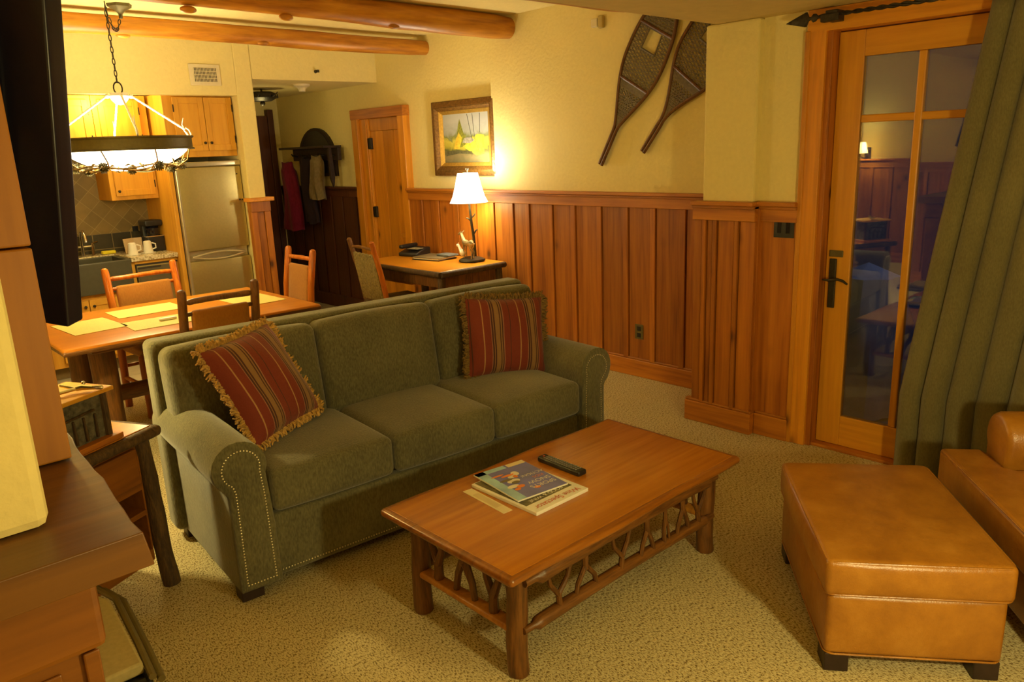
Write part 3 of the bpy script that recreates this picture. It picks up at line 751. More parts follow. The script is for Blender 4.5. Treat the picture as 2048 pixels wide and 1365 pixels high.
m = MB(); piping(m, .379, .265, .068, .0035); m.build('piping', 'leather', o)
for sx in (-1, 1):
    for sy in (-1, 1): MB().box(sx*.33-.045, sx*.33+.045, sy*.225-.038, sy*.225+.038, 0, .066).build('foot', 'darkwood', ot, False, .004)

# ================================================================== LEATHER ARMCHAIR
# local x runs along the seat front towards the camera, local y points from seat front to back
ch = thing('armchair', 'caramel leather armchair with T-shaped seat cushion at the right edge', 'armchair', (3.30, 1.0, 0), math.atan2(-.618, -.786))
# local +y = rotate(+90) of local x = (.618,-.786): towards the wall
CW = 1.02
m = MB()
m.rbox(CW/2, .36, .20, CW/2-.004, .325, .13, .02, 8); m.build('base', 'leather', ch)
poly = [(0.0, 0.0), (CW, 0.0), (CW, .145), (CW-.02, .165), (CW-.19, .175), (CW-.21, .20), (CW-.21, .56), (.21, .56), (.21, .20), (.19, .175), (.02, .165), (0, .145)]
m = MB(); m.prism(poly, lambda p: Vector((p[0], p[1], .275)), lambda p: Vector((p[0], p[1], .42)))
bmesh.ops.triangulate(m.bm, faces=[f for f in m.bm.faces if len(f.verts) > 4])
o = m.build('seat_cushion', 'leather', ch, True, .022, None, 30)
m = MB(); m.tube([(.03, .006, .412), (CW/2, .002, .418), (CW-.02, .006, .412)], .0035, 6)
m.build('piping', 'leather', o)
for side in (0, 1):
    m = MB(); cx, cz, r = (.085, .50, .105) if side == 0 else (CW-.085, .50, .105)
    pr = [(-.085, -.43), (-.085, -.16)]+[(r*math.cos(math.radians(a)), r*math.sin(math.radians(a))) for a in range(215, -36, -14)]+[(.085, -.16), (.085, -.43)]
    rings = []
    for v, s_ in ((.175, .80), (.182, .93), (.20, 1.0), (.4, 1.0), (.64, 1.0), (.68, .97)):
        rings.append([m.bm.verts.new((cx+u*s_, v, cz+(z*s_ if z > -.2 else z))) for (u, z) in pr])
    n = len(pr)
    for a, b in zip(rings, rings[1:]):
        for k in range(n): m.bm.faces.new((a[k], a[(k+1) % n], b[(k+1) % n], b[k]))
    m.bm.faces.new(rings[0]); m.bm.faces.new(rings[-1]); m.build('arm', 'leather', ch, angle=50)
MB().rbox(CW/2, .62, .50, CW/2-.06, .075, .40, .06, 12, (0, .03, .02)).build('back', 'leather', ch)
MB().rbox(CW/2, .50, .62, CW/2-.21, .07, .20, .06, 12, (0, .04, .01)).build('back_cushion', 'leather', ch)
for (u, v) in ((.06, .10), (CW-.06, .10), (.06, .62), (CW-.06, .62)): MB().box(u-.035, u+.035, v-.035, v+.035, 0, .075).build('foot', 'darkwood', ch, False, .004)

# ================================================================== FLOOR LAMP outside the frame's right edge
fl = thing('floor_lamp', 'short iron floor lamp with open bulb, outside the view on the right', 'lamp', (1.45, -.25, 0))
MB().lathe([(.14, 0), (.14, .02), (.02, .04), (.010, .06), (.010, 1.03), (.03, 1.04), (.03, 1.07)], n=20).build('stand', 'iron', fl)
def open_shade(r0, r1, z0, z1, name, mat, parent, n=32):
    m = MB(); m.lathe([(r0, z0), (r1, z1)], n=n, cap=False); return m.build(name, mat, parent, recalc=False)
m_sh, nt, b = nodes('linen_shade'); b.inputs['Base Color'].default_value = (.85, .75, .55, 1); b.inputs['Transmission Weight'].default_value = .0
tr = N(nt, 'ShaderNodeBsdfTranslucent'); tr.inputs[0].default_value = (.9, .75, .5, 1); mxs = N(nt, 'ShaderNodeMixShader'); mxs.inputs[0].default_value = .6
nt.links.new(b.outputs[0], mxs.inputs[1]); nt.links.new(tr.outputs[0], mxs.inputs[2]); nt.links.new(mxs.outputs[0], nt.nodes['Material Output'].inputs[0])
M['linen'] = m_sh

# floor lamp left of the end table, outside the frame: its light falls on the sofa arm and the bark box
f2 = thing('floor_lamp', 'tall iron floor lamp with linen shade, outside the view on the left', 'lamp', (.48, 3.82, 0))
MB().lathe([(.14, 0), (.14, .02), (.02, .04), (.010, .06), (.010, 1.30), (.02, 1.31)], n=20).build('stand', 'iron', f2)
open_shade(.15, .10, 1.30, 1.50, 'lamp_shade', 'linen', f2)
lamp('left_floor_lamp_bulb', (.48, 3.82, 1.40), 48, WARM, .04)
lamp('sconce_bulb', (-2.35, 4.45, 1.5), 14, WARM, .05)
ws = thing('wall_sconce', 'iron wall sconce with linen shade on the panelled left wall', 'wall lamp', (-2.6, 4.45, 1.42))
MB().box(0, .02, -.04, .04, -.08, .08).build('backplate', 'iron', ws, False, .004)
MB().tube([(.02, 0, -.03), (.12, 0, -.06), (.24, 0, -.03), (.25, 0, .03)], .008, 8).build('arm', 'iron', ws)
sm = MB(); sm.lathe([(.09, .01), (.06, .15)], (.25, 0, 0), 24, cap=False); sm.build('lamp_shade', 'linen', ws, recalc=False)
# ================================================================== CURTAIN AND ROD
m = MB(); NU, NV = 420, 40
VS = []
for j in range(NV+1):
    z = 2.212-(2.212-.01)*j/NV; k = j/NV
    left = 1.118+(1.340-1.118)*min(1, k/.80)**1.0; right = -.35
    row = []
    for i in range(NU+1):
        t = i/NU; yy = left+(right-left)*t
        ph = t*PI*30+1.6*math.sin(t*8+.6)+.35*math.sin(k*2.2+t*4)
        amp = (.070+.012*k)*(1+.2*math.sin(t*23))
        row.append(m.bm.verts.new((3.868-amp*abs(math.sin(ph/2))**.75, yy+.014*math.sin(ph), z)))
    VS.append(row)
for j in range(NV):
    for i in range(NU): m.bm.faces.new((VS[j][i], VS[j][i+1], VS[j+1][i+1], VS[j+1][i]))
cu = m.build('curtain', 'curtain', recalc=False); so = cu.modifiers.new('thick', 'SOLIDIFY'); so.thickness = .004
tag(cu, 'long dark olive pleated curtain hanging over the patio door side', 'curtain')
rd = thing('curtain_rod', 'twisted iron curtain rod with flattened spear finial above the patio door', 'curtain rod', (3.86, 1.0, 2.252))
m = MB(); n = 260; P0 = []; P1 = []
for i in range(n+1):
    yy = .90-1.5*i/n*1.5; a = i*.5
    P0.append((.005*math.cos(a), yy, .005*math.sin(a))); P1.append((-.005*math.cos(a), yy, -.005*math.sin(a)))
m.tube(P0, .0065, 6); m.tube(P1, .0065, 6); m.build('rod', 'iron', rd)
m = MB()
prof = [(.0, .006), (.02, .008), (.03, .018), (.045, .020), (.055, .007), (.065, .010), (.075, .034), (.085, .034), (.185, .0015)]
m.bm.verts.ensure_lookup_table(); rings = []
for d, hh in prof:
    ring = []
    for kx in range(8):
        a = 2*PI*kx/8; ring.append(m.bm.verts.new((.006*math.cos(a)*(1 if hh > .003 else .2), .88+d, hh*math.sin(a)-.06*d)))
    rings.append(ring)
for a, b in zip(rings, rings[1:]):
    for kx in range(8): m.bm.faces.new((a[kx], a[(kx+1) % 8], b[(kx+1) % 8], b[kx]))
m.build('finial', 'iron', rd)
m = MB().box(-.012, .075, .80, .86, -.028, .022); m.box(-.02, .02, .79, .88, -.03, .006); m.build('bracket', 'iron', rd, False, .004)
m = MB()
for i in range(18): 
    yy = .08-i*.075
    P = [(.016*math.cos(a), yy, .016*math.sin(a)-.006) for a in [2*PI*k/10 for k in range(11)]]; m.tube(P, .002, 5, False)
m.build('rings', 'iron', rd)

# ================================================================== FOREGROUND LEFT: mantel, post, television
mt = thing('fireplace_mantel', 'thick live-edge wooden mantel shelf in the left foreground', 'mantel', (0, 0, 0))
m = MB(); n = 24; top = []; 
edge = []
for i in range(n+1):
    k = i/n; yy = 1.285+k*(2.72-1.285); xx = .330+.052*min(1, (yy-1.285)/.75)+.0025*math.sin(yy*17)+.0015*math.sin(yy*41)
    edge.append((xx, yy))
poly = [(-2.58, 1.285)]+edge+[(-1.24, 2.72), (-1.24, 1.80), (-2.58, 1.80)]
m.prism(poly, lambda p: Vector((p[0]+(.010 if p[0] > .2 else 0), p[1], 1.038)), lambda p: Vector((p[0], p[1], 1.102)))
bmesh.ops.triangulate(m.bm, faces=[f for f in m.bm.faces if len(f.verts) > 4])
m.build('shelf', 'mantel', mt, True, .004, None, 30)
fm = MB().box(-2.58, .262, 1.34, 2.70, .895, 1.036).build('crown_moulding', 'mantel_front', mt, False, .012)
MB().box(-2.58, .250, 1.375, 2.68, .0, .893).build('surround', 'mantel_front', mt, False, .003)
MB().box(.225, .2515, 1.366, 1.372, 0, .88).box(-2.0, .190, 1.369, 1.375, .0, .86).build('surround_panel', 'mantel_front', mt, False, .003)
pt = MB().box(-.02, .338, 1.735, 1.80, 1.106, 1.545).box(-.02, .338, 1.735, 1.80, 1.549, 2.298)
struct(pt.build('trim_10', 'post', smooth=False, bevel=.004), 'wide fir trim board rising from the mantel shelf')

tv = thing('television', 'large dark flat television tilted on an arm at upper left', 'television')
def rotm(a, b_, c_): return Matrix.Rotation(a, 3, 'Z') @ Matrix.Rotation(b_, 3, 'X') @ Matrix.Rotation(c_, 3, 'Y')
R3 = rotm(math.radians(-48.9), math.radians(6.4), math.radians(11.0))
TVM = Vector((.4105, 1.90, 1.3475)); TV4 = Matrix.Translation(TVM) @ R3.to_4x4()
tv.matrix_world = TV4
TW, TH, TT = .96, .74, .056
MB().rbox(-TW/2, TT/2, TH/2, TW/2, TT/2, TH/2, .006, 6).build('housing', 'tvblack', tv)
MB().box(-TW+.03, -.03, TT+.0005, TT+.002, .04, TH-.03).build('screen', 'darkglass', tv, False)
MB().rbox(-TW/2, -.02, TH/2-.02, .38, .022, .26, .012, 6).build('rear_cover', 'tvblack', tv)
# wall arm
m = MB(); a = TV4 @ Vector((-TW/2, -.04, TH/2)); inv = TV4.inverted()
m.tube([inv @ a, inv @ Vector((-.75, 2.2, 1.72)), inv @ Vector((-1.24, 2.35, 1.72))], .03, 8)
m.build('wall_arm', 'black', tv)

# low hearth bench
hb = thing('hearth_bench', 'low beige-topped bench with dark end beside the fireplace', 'bench', (0, 0, 0))
m = MB(); pl = [(.262, 2.17), (.500, 2.17), (.535, 2.60), (.50, 2.69), (.262, 2.71)]
m.prism(pl, lambda p: Vector((p[0], p[1], .262)), lambda p: Vector((p[0], p[1], .300))); m.build('bench_top', plain('beige_pad', (.46, .38, .17), .8, var=.08, scale=60), hb, True, .008, None, 30)
MB().box(.262, .515, 2.135, 2.60, .0, .258).build('bench_body', 'black', hb, False, .02)
m = MB()
for k, dx in enumerate((.012, .034)):
    m.tube([(.495+dx, 2.12, .275-.02*k), (.515+dx, 2.30, .28-.02*k), (.545+dx, 2.62, .28-.02*k), (.52+dx, 2.74, .28-.02*k), (.49+dx, 2.78, .28-.02*k)], .011, 8)
m.build('bench_rim', plain('dull_brass', (.20, .16, .06), .4, .5), hb)
m = MB(); m.tube([(.47+.035*math.cos(2*PI*k/16), 2.118+.02*math.sin(2*PI*k/16), .235+.022*math.sin(2*PI*k/16)) for k in range(17)], .007, 6, False); m.build('ring_pull', 'iron', hb)

# ================================================================== END TABLE
et = thing('end_table', 'small hickory end table with drawer and open shelves left of the sofa', 'end table', (.90, 3.08, 0), math.radians(28))
# local frame: corner at origin, table extends to -x (width) and +y (depth); front faces -y
EW, ED, EZ = .48, .42, .69
m = MB().box(-EW+.012, -.012, .012, ED-.012, EZ-.004, EZ+.002); m.build('top_panel', 'tabletop', et, False, .002)
m = MB()
m.log((-EW, .0, EZ-.022), (.012, .0, EZ-.022), .022, .024, 12, 10, .08); m.log((-EW, ED, EZ-.022), (.012, ED, EZ-.022), .022, .024, 12, 10, .08)
m.log((0, -.01, EZ-.022), (0, ED, EZ-.022), .022, .022, 12, 8, .06); m.log((-EW, -.01, EZ-.022), (-EW, ED, EZ-.022), .022, .022, 12, 8, .06)
m.box(-EW, 0, 0, ED, EZ-.03, EZ-.005); m.build('table_top', 'darkbark', et)
for (x, y) in ((-.045, .045), (-EW+.045, .045), (-.045, ED-.045), (-EW+.045, ED-.045)):
    MB().log((x+(.025 if x > -.2 else -.01), y-(.025 if y < .2 else -.01), 0), (x, y, EZ-.03), .035, .031, 14, 14, .07, .35, dome=False).build('leg', 'darkbark', et)
MB().box(-EW+.07, -.07, .04, ED-.02, .44, .65).build('cabinet_body', 'mantel_front', et, False, .004)
dr = MB().box(-EW+.085, -.085, .022, .045, .475, .622).build('drawer', 'mantel_front', et, False, .006)
MB().box(-EW+.07, -.07, ED-.05, ED-.031, .14, .45).build('recess_shade_panel', 'inside', et, False)  # near-black sheet: shade between the shelves put into its colour
for z, hh in ((.335, .022), (.135, .05)): MB().box(-EW+.07, -.07, .035, ED-.02, z, z+hh).build('shelf', 'mantel_front', et, False, .003)
MB().box(-EW+.07, -.07, ED-.03, ED-.02, .14, .45).box(-EW+.062, -EW+.07, .04, ED-.02, .14, .45).box(-.074, -.066, .04, ED-.02, .14, .62).build('side_panel', 'mantel_front', et, False)

# bark-sided box standing on the end table
tl = thing('bark_box', 'square twig-and-bark box standing on the end table', 'box', (.90, 3.08, EZ+.003), math.radians(28))
bx0, bx1, by0, by1, bz = -.40, -.175, .045, .215, .20
MB().box(bx0-.03, bx1+.035, by0-.035, by1+.03, 0, .022).build('plinth', 'pine_x', tl, False, .003)
MB().box(bx0, bx1, by0, by1, .022, bz-.01).build('bark_panel', plain('grey_bark', (.10, .085, .055), .9, var=.6, scale=40, bump=1.2), tl, False)
for (x, y) in ((bx0, by0), (bx1, by0), (bx0, by1), (bx1, by1)): MB().log((x, y, .022), (x, y, bz-.008), .014, .013, 8, 5, .06, dome=False).build('corner_post', 'darkbark', tl)
for i in range(4): 
    x = bx0+.04+i*.045; MB().log((x, by0-.004, .03), (x+random.uniform(-.008, .008), by0-.004, .12), .0065, .005, 6, 4, .1).build('twig', 'darkbark', tl)
MB().log((bx0, by0-.006, .125), (bx1-.05, by0-.006, .135), .005, .005, 6, 4, .1).build('twig', 'darkbark', tl)
MB().box(bx0-.03, bx1+.03, by0-.03, by1+.03, bz-.01, bz+.006).build('lid', 'cabinet_x', tl, False, .004)
# silver corkscrew lying on the lamp's box top
cs = thing('corkscrew', 'silver winged corkscrew lying on the bright top of the bark box', 'corkscrew', (.66, 3.02, EZ+bz+.009), math.radians(-20))
m = MB().tube([(-.02, 0, .016), (.0, 0, .018), (.03, -.006, .014), (.062, -.012, .012), (.068, -.013, .012)], [.010, .012, .008, .009, .005], 8)
m.tube([(-.02, .0, .016), (-.07, .02, .03)], [.007, .006], 8); m.tube([(-.02, -.004, .016), (-.075, -.03, .014)], [.006, .008], 8)
m.build('arms', 'chrome', cs); MB().ball((.005, .012, .03), .008).build('cap', 'chrome', cs)

# ================================================================== DINING TABLE
dt = thing('dining_table', 'long dining table on thick log legs with varnished orange top', 'table', (1.70, 5.085, 0))
m = MB(); m.rbox(0, 0, .72, .768, .553, .020, .014, 12); m.build('table_top', 'dining_top', dt)
m = MB(); m.rbox(0, 0, .716, .771, .556, .014, .012, 12); m.build('edge', 'hickory_x', dt)
for (x, y) in ((-.52, -.27), (-.52, .24), (.52, -.27), (.52, .24)):
    MB().log((x, y, 0), (x, y, .70), .074, .070, 20, 8, .02, .1, dome=False).build('leg', 'orangelog' if False else 'hickory', dt)
MB().log((-.45, -.02, .30), (.45, -.02, .30), .05, .05, 16, 8, .03).build('stretcher', 'hickory_x', dt)
MB().box(-.60, .60, -.42, .42, .66, .70).build('apron', 'hickory_x', dt, False, .004)
mats = [(1.215, 5.10, 4, 'leftmost'), (1.57, 4.86, -2, 'n'), (1.62, 5.33, 0, 'f'), (2.24, 5.08, 2, 'r')]
labs = ['cream placemat at the left end of the dining table', 'cream placemat in front of the near dining chair', 'cream placemat in front of the far dining chair on the kitchen side', 'cream placemat at the right end of the dining table']
for (x, y, a, _), lb_ in zip(mats, labs):
    r90 = _ in ('leftmost', 'r')
    hx_, hy_ = (.15, .21) if r90 else (.21, .15)
    p_ = MB().box(-hx_, hx_, -hy_, hy_, 0, .003).build('placemat', 'mat', None, False, 0, (x, y, .7405)); p_.rotation_euler = (0, 0, math.radians(a))
    tag(p_, lb_, 'placemat', 'placemats on the dining table')
nk = MB().rbox(0, 0, .008, .05, .018, .008, .006, 4).build('napkin', 'whiteprint', None, True, 0, (1.60, 4.87, .7436)); tag(nk, 'small folded white napkin on the near placemat', 'napkin')

def dining_chair(name, loc, rz, label, postmat='hickory', fab='brownfab', w_=.46):
    t = thing(name, label, 'chair', loc, rz, 'hickory dining chairs around the dining table')
    hw = w_/2
    for sx in (-1, 1):
        m = MB(); P = [(sx*hw, -.20, 0), (sx*hw, -.19, .20), (sx*hw, -.175, .45), (sx*hw, -.195, .70), (sx*hw, -.24, .965), (sx*hw, -.243, .985), (sx*hw, -.244, .993)]
        m.tube(P, [.025, .026, .027, .026, .026, .022, .010], 14); m.build('back_post', postmat, t)
        MB().log((sx*hw, .20, 0), (sx*hw, .20, .44), .024, .025, 12, 6, .04).build('leg', postmat, t)
        MB().log((sx*hw, -.19, .22), (sx*hw, .20, .22), .014, .014, 8, 5, .06).build('stretcher', postmat, t)
    MB().log((-hw, -.232, .915), (hw, -.232, .915), .017, .018, 10, 7, .07, .3, (.035, .010)).build('top_rail', postmat, t)
    MB().log((-hw, -.222, .845), (hw, -.222, .845), .012, .012, 10, 5, .05).build('panel_rail', postmat, t)
    MB().log((-hw, -.19, .30), (hw, -.19, .30), .014, .014, 8, 5, .06).build('stretcher', postmat, t)
    MB().log((-hw, .20, .30), (hw, .20, .30), .014, .014, 8, 5, .06).build('stretcher', postmat, t)
    T = Matrix.Translation((0, -.205, .70)) @ Matrix.Rotation(math.radians(7), 4, 'X')
    MB().rbox(0, 0, 0, hw-.045, .020, .165, .018, 8, (0, .008, 0), m=T).build('backrest', fab, t)
    MB().rbox(0, .01, .445, hw, .22, .030, .022, 8, (0, 0, .012)).build('seat', fab, t)
    return t
c1 = dining_chair('dining_chair', (1.745, 4.62, 0), 0, 'dark hickory dining chair directly behind the sofa, its brown back towards us', w_=.43)
c2 = dining_chair('dining_chair', (1.78, 5.56, 0), math.radians(183), 'orange peeled-log dining chair on the kitchen side of the table', 'orangelog', w_=.47)
c3 = dining_chair('dining_chair', (2.66, 5.58, 0), math.radians(88), 'orange peeled-log dining chair at the hall end of the table', 'orangelog', w_=.42)

# ================================================================== CHANDELIER
cc = (1.735, 5.56)
cd_ = thing('chandelier', 'round chandelier with glowing bowl, olive metal ring, pine cones and white rods', 'chandelier', (cc[0], cc[1], 0))
cd_.scale = (.885, .885, 1)
RR = .455
m = MB(); n = 64
m.lathe([(RR-.006, 1.775), (RR+.012, 1.768), (RR+.012, 1.776), (RR, 1.782), (RR, 1.838), (RR+.014, 1.846), (RR+.014, 1.854), (RR-.006, 1.854), (RR-.006, 1.775)], n=n, cap=False)
m.build('ring', 'olivemetal', cd_)
m = MB(); m.lathe([(.01, 1.640), (.10, 1.644), (.20, 1.660), (.29, 1.688), (.36, 1.722), (.41, 1.758), (.425, 1.79)], n=48, cap=False); m.build('bowl', 'bowl', cd_, recalc=False)
HZ = 2.135
m = MB(); m.lathe([(.0, HZ-.075), (.03, HZ-.07), (.055, HZ-.045), (.065, HZ-.03), (.068, HZ-.018), (.062, HZ-.01), (.06, HZ), (.01, HZ+.004)], n=24, cap=False)
m.build('hub', 'white', cd_)
for k in range(4):
    a = math.radians(82.5+90*k); cx_, sy_ = math.cos(a), math.sin(a)
    m = MB(); P = []; nn = 30
    for i in range(nn+1):
        t = i/nn; rr = .085+(RR-.03-.085)*t; z = HZ-.02+(1.90-(HZ-.02))*t; P.append((rr*cx_, rr*sy_, z))
    m.tube(P, [.0075*(1+.15*math.sin(i*2.2)) for i in range(nn+1)], 8)
    m.ball((.08*cx_, .08*sy_, HZ-.02), .016)
    m.build('rod', 'white', cd_)
    m = MB(); q = lambda r_, z: (r_*cx_, r_*sy_, z)
    m.tube([q(RR-.005, 1.85), q(RR-.02, 1.875), q(RR-.035, 1.895), q(RR-.02, 1.91), q(RR, 1.895), q(RR+.012, 1.865), q(RR-.005, 1.85)], .006, 6, False)
    m.tube([q(RR-.03, 1.90), q(RR-.045, 1.93), q(RR-.03, 1.975)], [.006, .005, .002], 6); m.build('hook', 'white', cd_)
m = MB(); m.tube([(.03*math.cos(2*PI*k/14), 0, HZ+.03+.038*math.sin(2*PI*k/14)) for k in range(15)], .005, 6, False); m.build('loop', 'iron', cd_)
def link(m, c, d, flip, L_=.044, W_=.017, r=.0035):
    d = Vector(d).normalized(); s_ = d.cross(Vector((1, 0, 0)) if abs(d.x) < .8 else Vector((0, 1, 0))).normalized()
    if flip: s_ = d.cross(s_).normalized()
    c = Vector(c); P = [c+d*L_/2*math.cos(2*PI*k/12)+s_*W_/2*math.sin(2*PI*k/12) for k in range(13)]; m.tube(P, r, 5, False)
m = MB(); z = HZ+.085; i = 0
while z < 2.655: link(m, (0, 0, z), (0, 0, 1), i % 2); z += .036; i += 1
cpx, cpy = (1.84-cc[0])/.885, (5.62-cc[1])/.885
for i in range(9):
    t = (i+.5)/9; link(m, (cpx*t, cpy*t, 2.645-.12*4*t*(1-t)), Vector((cpx, cpy, .12*4*(2*t-1))), i % 2, .036)
m.build('chain', 'iron', cd_)
m = MB(); m.lathe([(.004, 2.60), (.012, 2.605), (.016, 2.63), (.035, 2.65), (.085, 2.672), (.09, 2.69)], (cpx, cpy, 0), 6); m.tube([(0, 0, 2.69), (0, .0, 2.66), (.01, 0, 2.65), (0, 0, 2.64)], .004, 6)
m.build('canopy', 'olivemetal', cd_)
# pine cones and twigs wreath under the bowl
cone = MB()
def pinecone(m, c, s_=.045):
    c = Vector(c)
    m.ball(c, s_*.62, 1, 1, 1.1, 8, 6)
    for j in range(6):
        ph = -1.1+j*.42; nn = 9 if 0 < j < 5 else 6
        for k in range(nn):
            a = 2*PI*k/nn+j*.35; d = Vector((math.cos(a)*math.cos(ph), math.sin(a)*math.cos(ph), math.sin(ph)))
            t = d.orthogonal().normalized()*s_*.2; u = d.cross(t)*1.
            b0 = c+d*s_*.5; m.mesh([b0+t, b0-t, b0-t*.4+d*s_*.5, b0+t*.4+d*s_*.5+u*.3], [(0, 1, 2, 3)])
            m.mesh([b0+u.normalized()*s_*.12, b0-u.normalized()*s_*.12, b0+d*s_*.55], [(0, 1, 2)])
brass = plain('antique_brass', (.32, .20, .05), .35, .7, var=.4, scale=60, bump=.3)
for k in range(12):
    a = 2*PI*k/12+.25; r_ = .36 if k % 2 else .32; z = 1.682 if k % 2 else 1.660
    m = MB(); pinecone(m, (r_*math.cos(a), r_*math.sin(a), z-.01), .040 if k % 2 else .034); m.build('pine_cone', plain('cone_metal', (.11, .085, .02), .5, .3, var=.3, scale=60), cd_)
m = MB(); rnd = random.Random(5)
for ring in range(3):
    P = []
    for i in range(61):
        a = 2*PI*i/60; r_ = .33+.012*ring+.016*math.sin(a*7+ring*2); P.append((r_*math.cos(a), r_*math.sin(a), 1.650+.010*ring+.012*math.sin(a*5+ring)))
    m.tube(P, .006, 6, False)
for k in range(80):
    a = rnd.random()*2*PI; r_ = .34+rnd.uniform(-.02, .03); z = 1.652+(r_-.34)*.8
    d = Vector((rnd.uniform(-1, 1), rnd.uniform(-1, 1), rnd.uniform(-.2, .5))).normalized()*.045
    b0 = Vector((r_*math.cos(a), r_*math.sin(a), z)); m.tube([b0, b0+d*.5+Vector((0, 0, .006)), b0+d], [.003, .008, .001], 4)
for k in range(8):
    a = 2*PI*k/8+.1; m.tube([(.355*math.cos(a), .355*math.sin(a), 1.66), (.42*math.cos(a+.05), .42*math.sin(a+.05), 1.70), (.452*math.cos(a), .452*math.sin(a), 1.775)], .005, 6)
m.build('twig_wreath', brass, cd_)
lamp('chandelier_bulb', (cc[0], cc[1], 1.88), 12, (1, .84, .50), .12)
lamp('chandelier_downlight', (cc[0], cc[1], 1.56), 20, WARM, .18)

# ================================================================== DESK, CHAIR, DESK LAMP
dk = thing('desk', 'rustic writing desk with dark bark edge against the right wall', 'desk', (4.015, 5.37, 0))
m = MB(); m.rbox(0, 0, .742, .345, .58, .018, .008, 10); m.build('desk_top', plain('orange_desk_top', (.50, .20, .012), .28, var=.06, scale=6), dk)
m = MB(); m.log((-.345, -.585, .735), (.345, -.585, .735), .024, .024, 10, 8, .06); m.log((-.347, -.58, .735), (-.347, .58, .735), .022, .022, 10, 8, .06); m.build('bark_edge', 'darkbark', dk)
MB().box(-.30, .32, -.53, -.50, .60, .72).box(-.31, -.28, -.53, .53, .62, .72).build('apron', 'hickory', dk, False, .004)
for (x, y) in ((-.30, -.53), (-.30, .53), (.31, -.53), (.31, .53)): MB().log((x, y, 0), (x, y, .72), .035, .034, 14, 8, .04).build('leg', 'darkbark', dk)
MB().box(-.285, .30, -.1, .48, .60, .715).build('drawer', 'pine_y', dk, False, .004)

lp = thing('table_lamp', 'lit desk lamp with white scalloped shade and bronze deer base', 'lamp', (4.20, 5.03, .762))
m = MB(); m.lathe([(.10, 0), (.112, .008), (.108, .02), (.085, .03), (.04, .042), (.0, .045)], n=24, cap=False, mod=lambda a, z: 1+.06*math.sin(a*5)); m.build('base', 'bronze', lp)
m = MB(); m.tube([(.03, 0, .03), (.035, .0, .10), (.028, -.004, .20), (.018, 0, .30), (.008, 0, .40), (0, 0, .50)], [.021, .016, .013, .012, .010, .008], 10, jit=.12)
m.tube([(.03, 0, .22), (.045, -.02, .26), (.055, -.03, .265)], [.008, .007, .006], 6); m.tube([(.018, 0, .33), (.0, .02, .36), (-.012, .03, .365)], [.007, .006, .006], 6)
m.tube([(.012, 0, .36), (.03, -.02, .385), (.034, -.03, .40)], [.006, .006, .005], 6)
m.build('tree_stem', 'bronze', lp)
def quad(m, s_, o, head_up=1):
    # small stag facing +y: body, four jointed legs, neck, head, ears
    def q(x, y, z): return (o[0]+x*s_, o[1]+y*s_, o[2]+z*s_)
    m.tube([q(0, -.40, .78), q(0, -.30, .82), q(0, -.05, .76), q(0, .22, .80), q(0, .36, .88)], [.06*s_, .15*s_, .14*s_, .17*s_, .10*s_], 10)
    m.tube([q(0, .28, .86), q(0, .40, 1.08), q(0, .48, 1.26*head_up)], [.12*s_, .08*s_, .075*s_], 8)
    m.tube([q(0, .43, 1.28*head_up), q(0, .56, 1.26*head_up), q(0, .72, 1.20*head_up)], [.06*s_, .075*s_, .035*s_], 8)
    for sx in (-1, 1):
        m.tube([q(.08*sx, .24, .76), q(.08*sx, .25, .40), q(.08*sx, .24, .0)], [.07*s_, .035*s_, .03*s_], 6)
        m.tube([q(.08*sx, -.32, .78), q(.08*sx, -.24, .52), q(.08*sx, -.36, .34), q(.08*sx, -.32, .0)], [.10*s_, .055*s_, .035*s_, .03*s_], 6)
        m.tube([q(.04*sx, .44, 1.32*head_up), q(.14*sx, .40, 1.40*head_up)], [.03*s_, .008*s_], 5)
    m.tube([q(0, -.40, .82), q(0, -.48, .72)], [.03*s_, .01*s_], 5)
sil = plain('aged_silver', (.40, .34, .20), .3, .75, var=.3, scale=50)
m = MB(); quad(m, .165, (-.045, -.01, .03)); o = m.build('deer_figure', sil, lp); 
m = MB(); m.ball((-.055, .055, .075), .026, .9, 1.2, 1.1); m.tube([(-.055, .075, .09), (-.058, .095, .125), (-.058, .10, .135)], [.015, .010, .010], 8); m.ball((-.058, .108, .135), .013, 1, 1.4, 1); m.tube([(-.058, .10, .145), (-.06, .098, .16)], [.004, .002], 5)
m.build('fawn_figure', 'white', lp)
def scallop(a, z): return 1+.05*abs(math.sin(a*4))*(1-(z-.49)/.25)
m = MB(); m.lathe([(.155, .495), (.132, .545), (.112, .62), (.094, .70), (.085, .735)], (0, 0, 0), 64, cap=False, mod=scallop); m.build('lamp_shade', 'shade', lp, recalc=False)
MB().ball((0, .0, .60), .03).build('bulb', 'bulb', lp)
m = MB(); m.tube([(0, 0, .68), (0, 0, .75)], .003, 6); m.tube([(0, 0, .752), (0, .012, .77), (0, .03, .775)], [.006, .008, .003], 6); m.tube([(0, 0, .752), (0, -.014, .775)], [.005, .002], 6); m.build('finial', 'bronze', lp)
lamp('desk_lamp_uplight', (4.20, 5.03, 1.515), 14, (1, .90, .66), .05)
lamp('desk_lamp_downlight', (4.20, 5.03, 1.235), 3.2, WARM, .06)

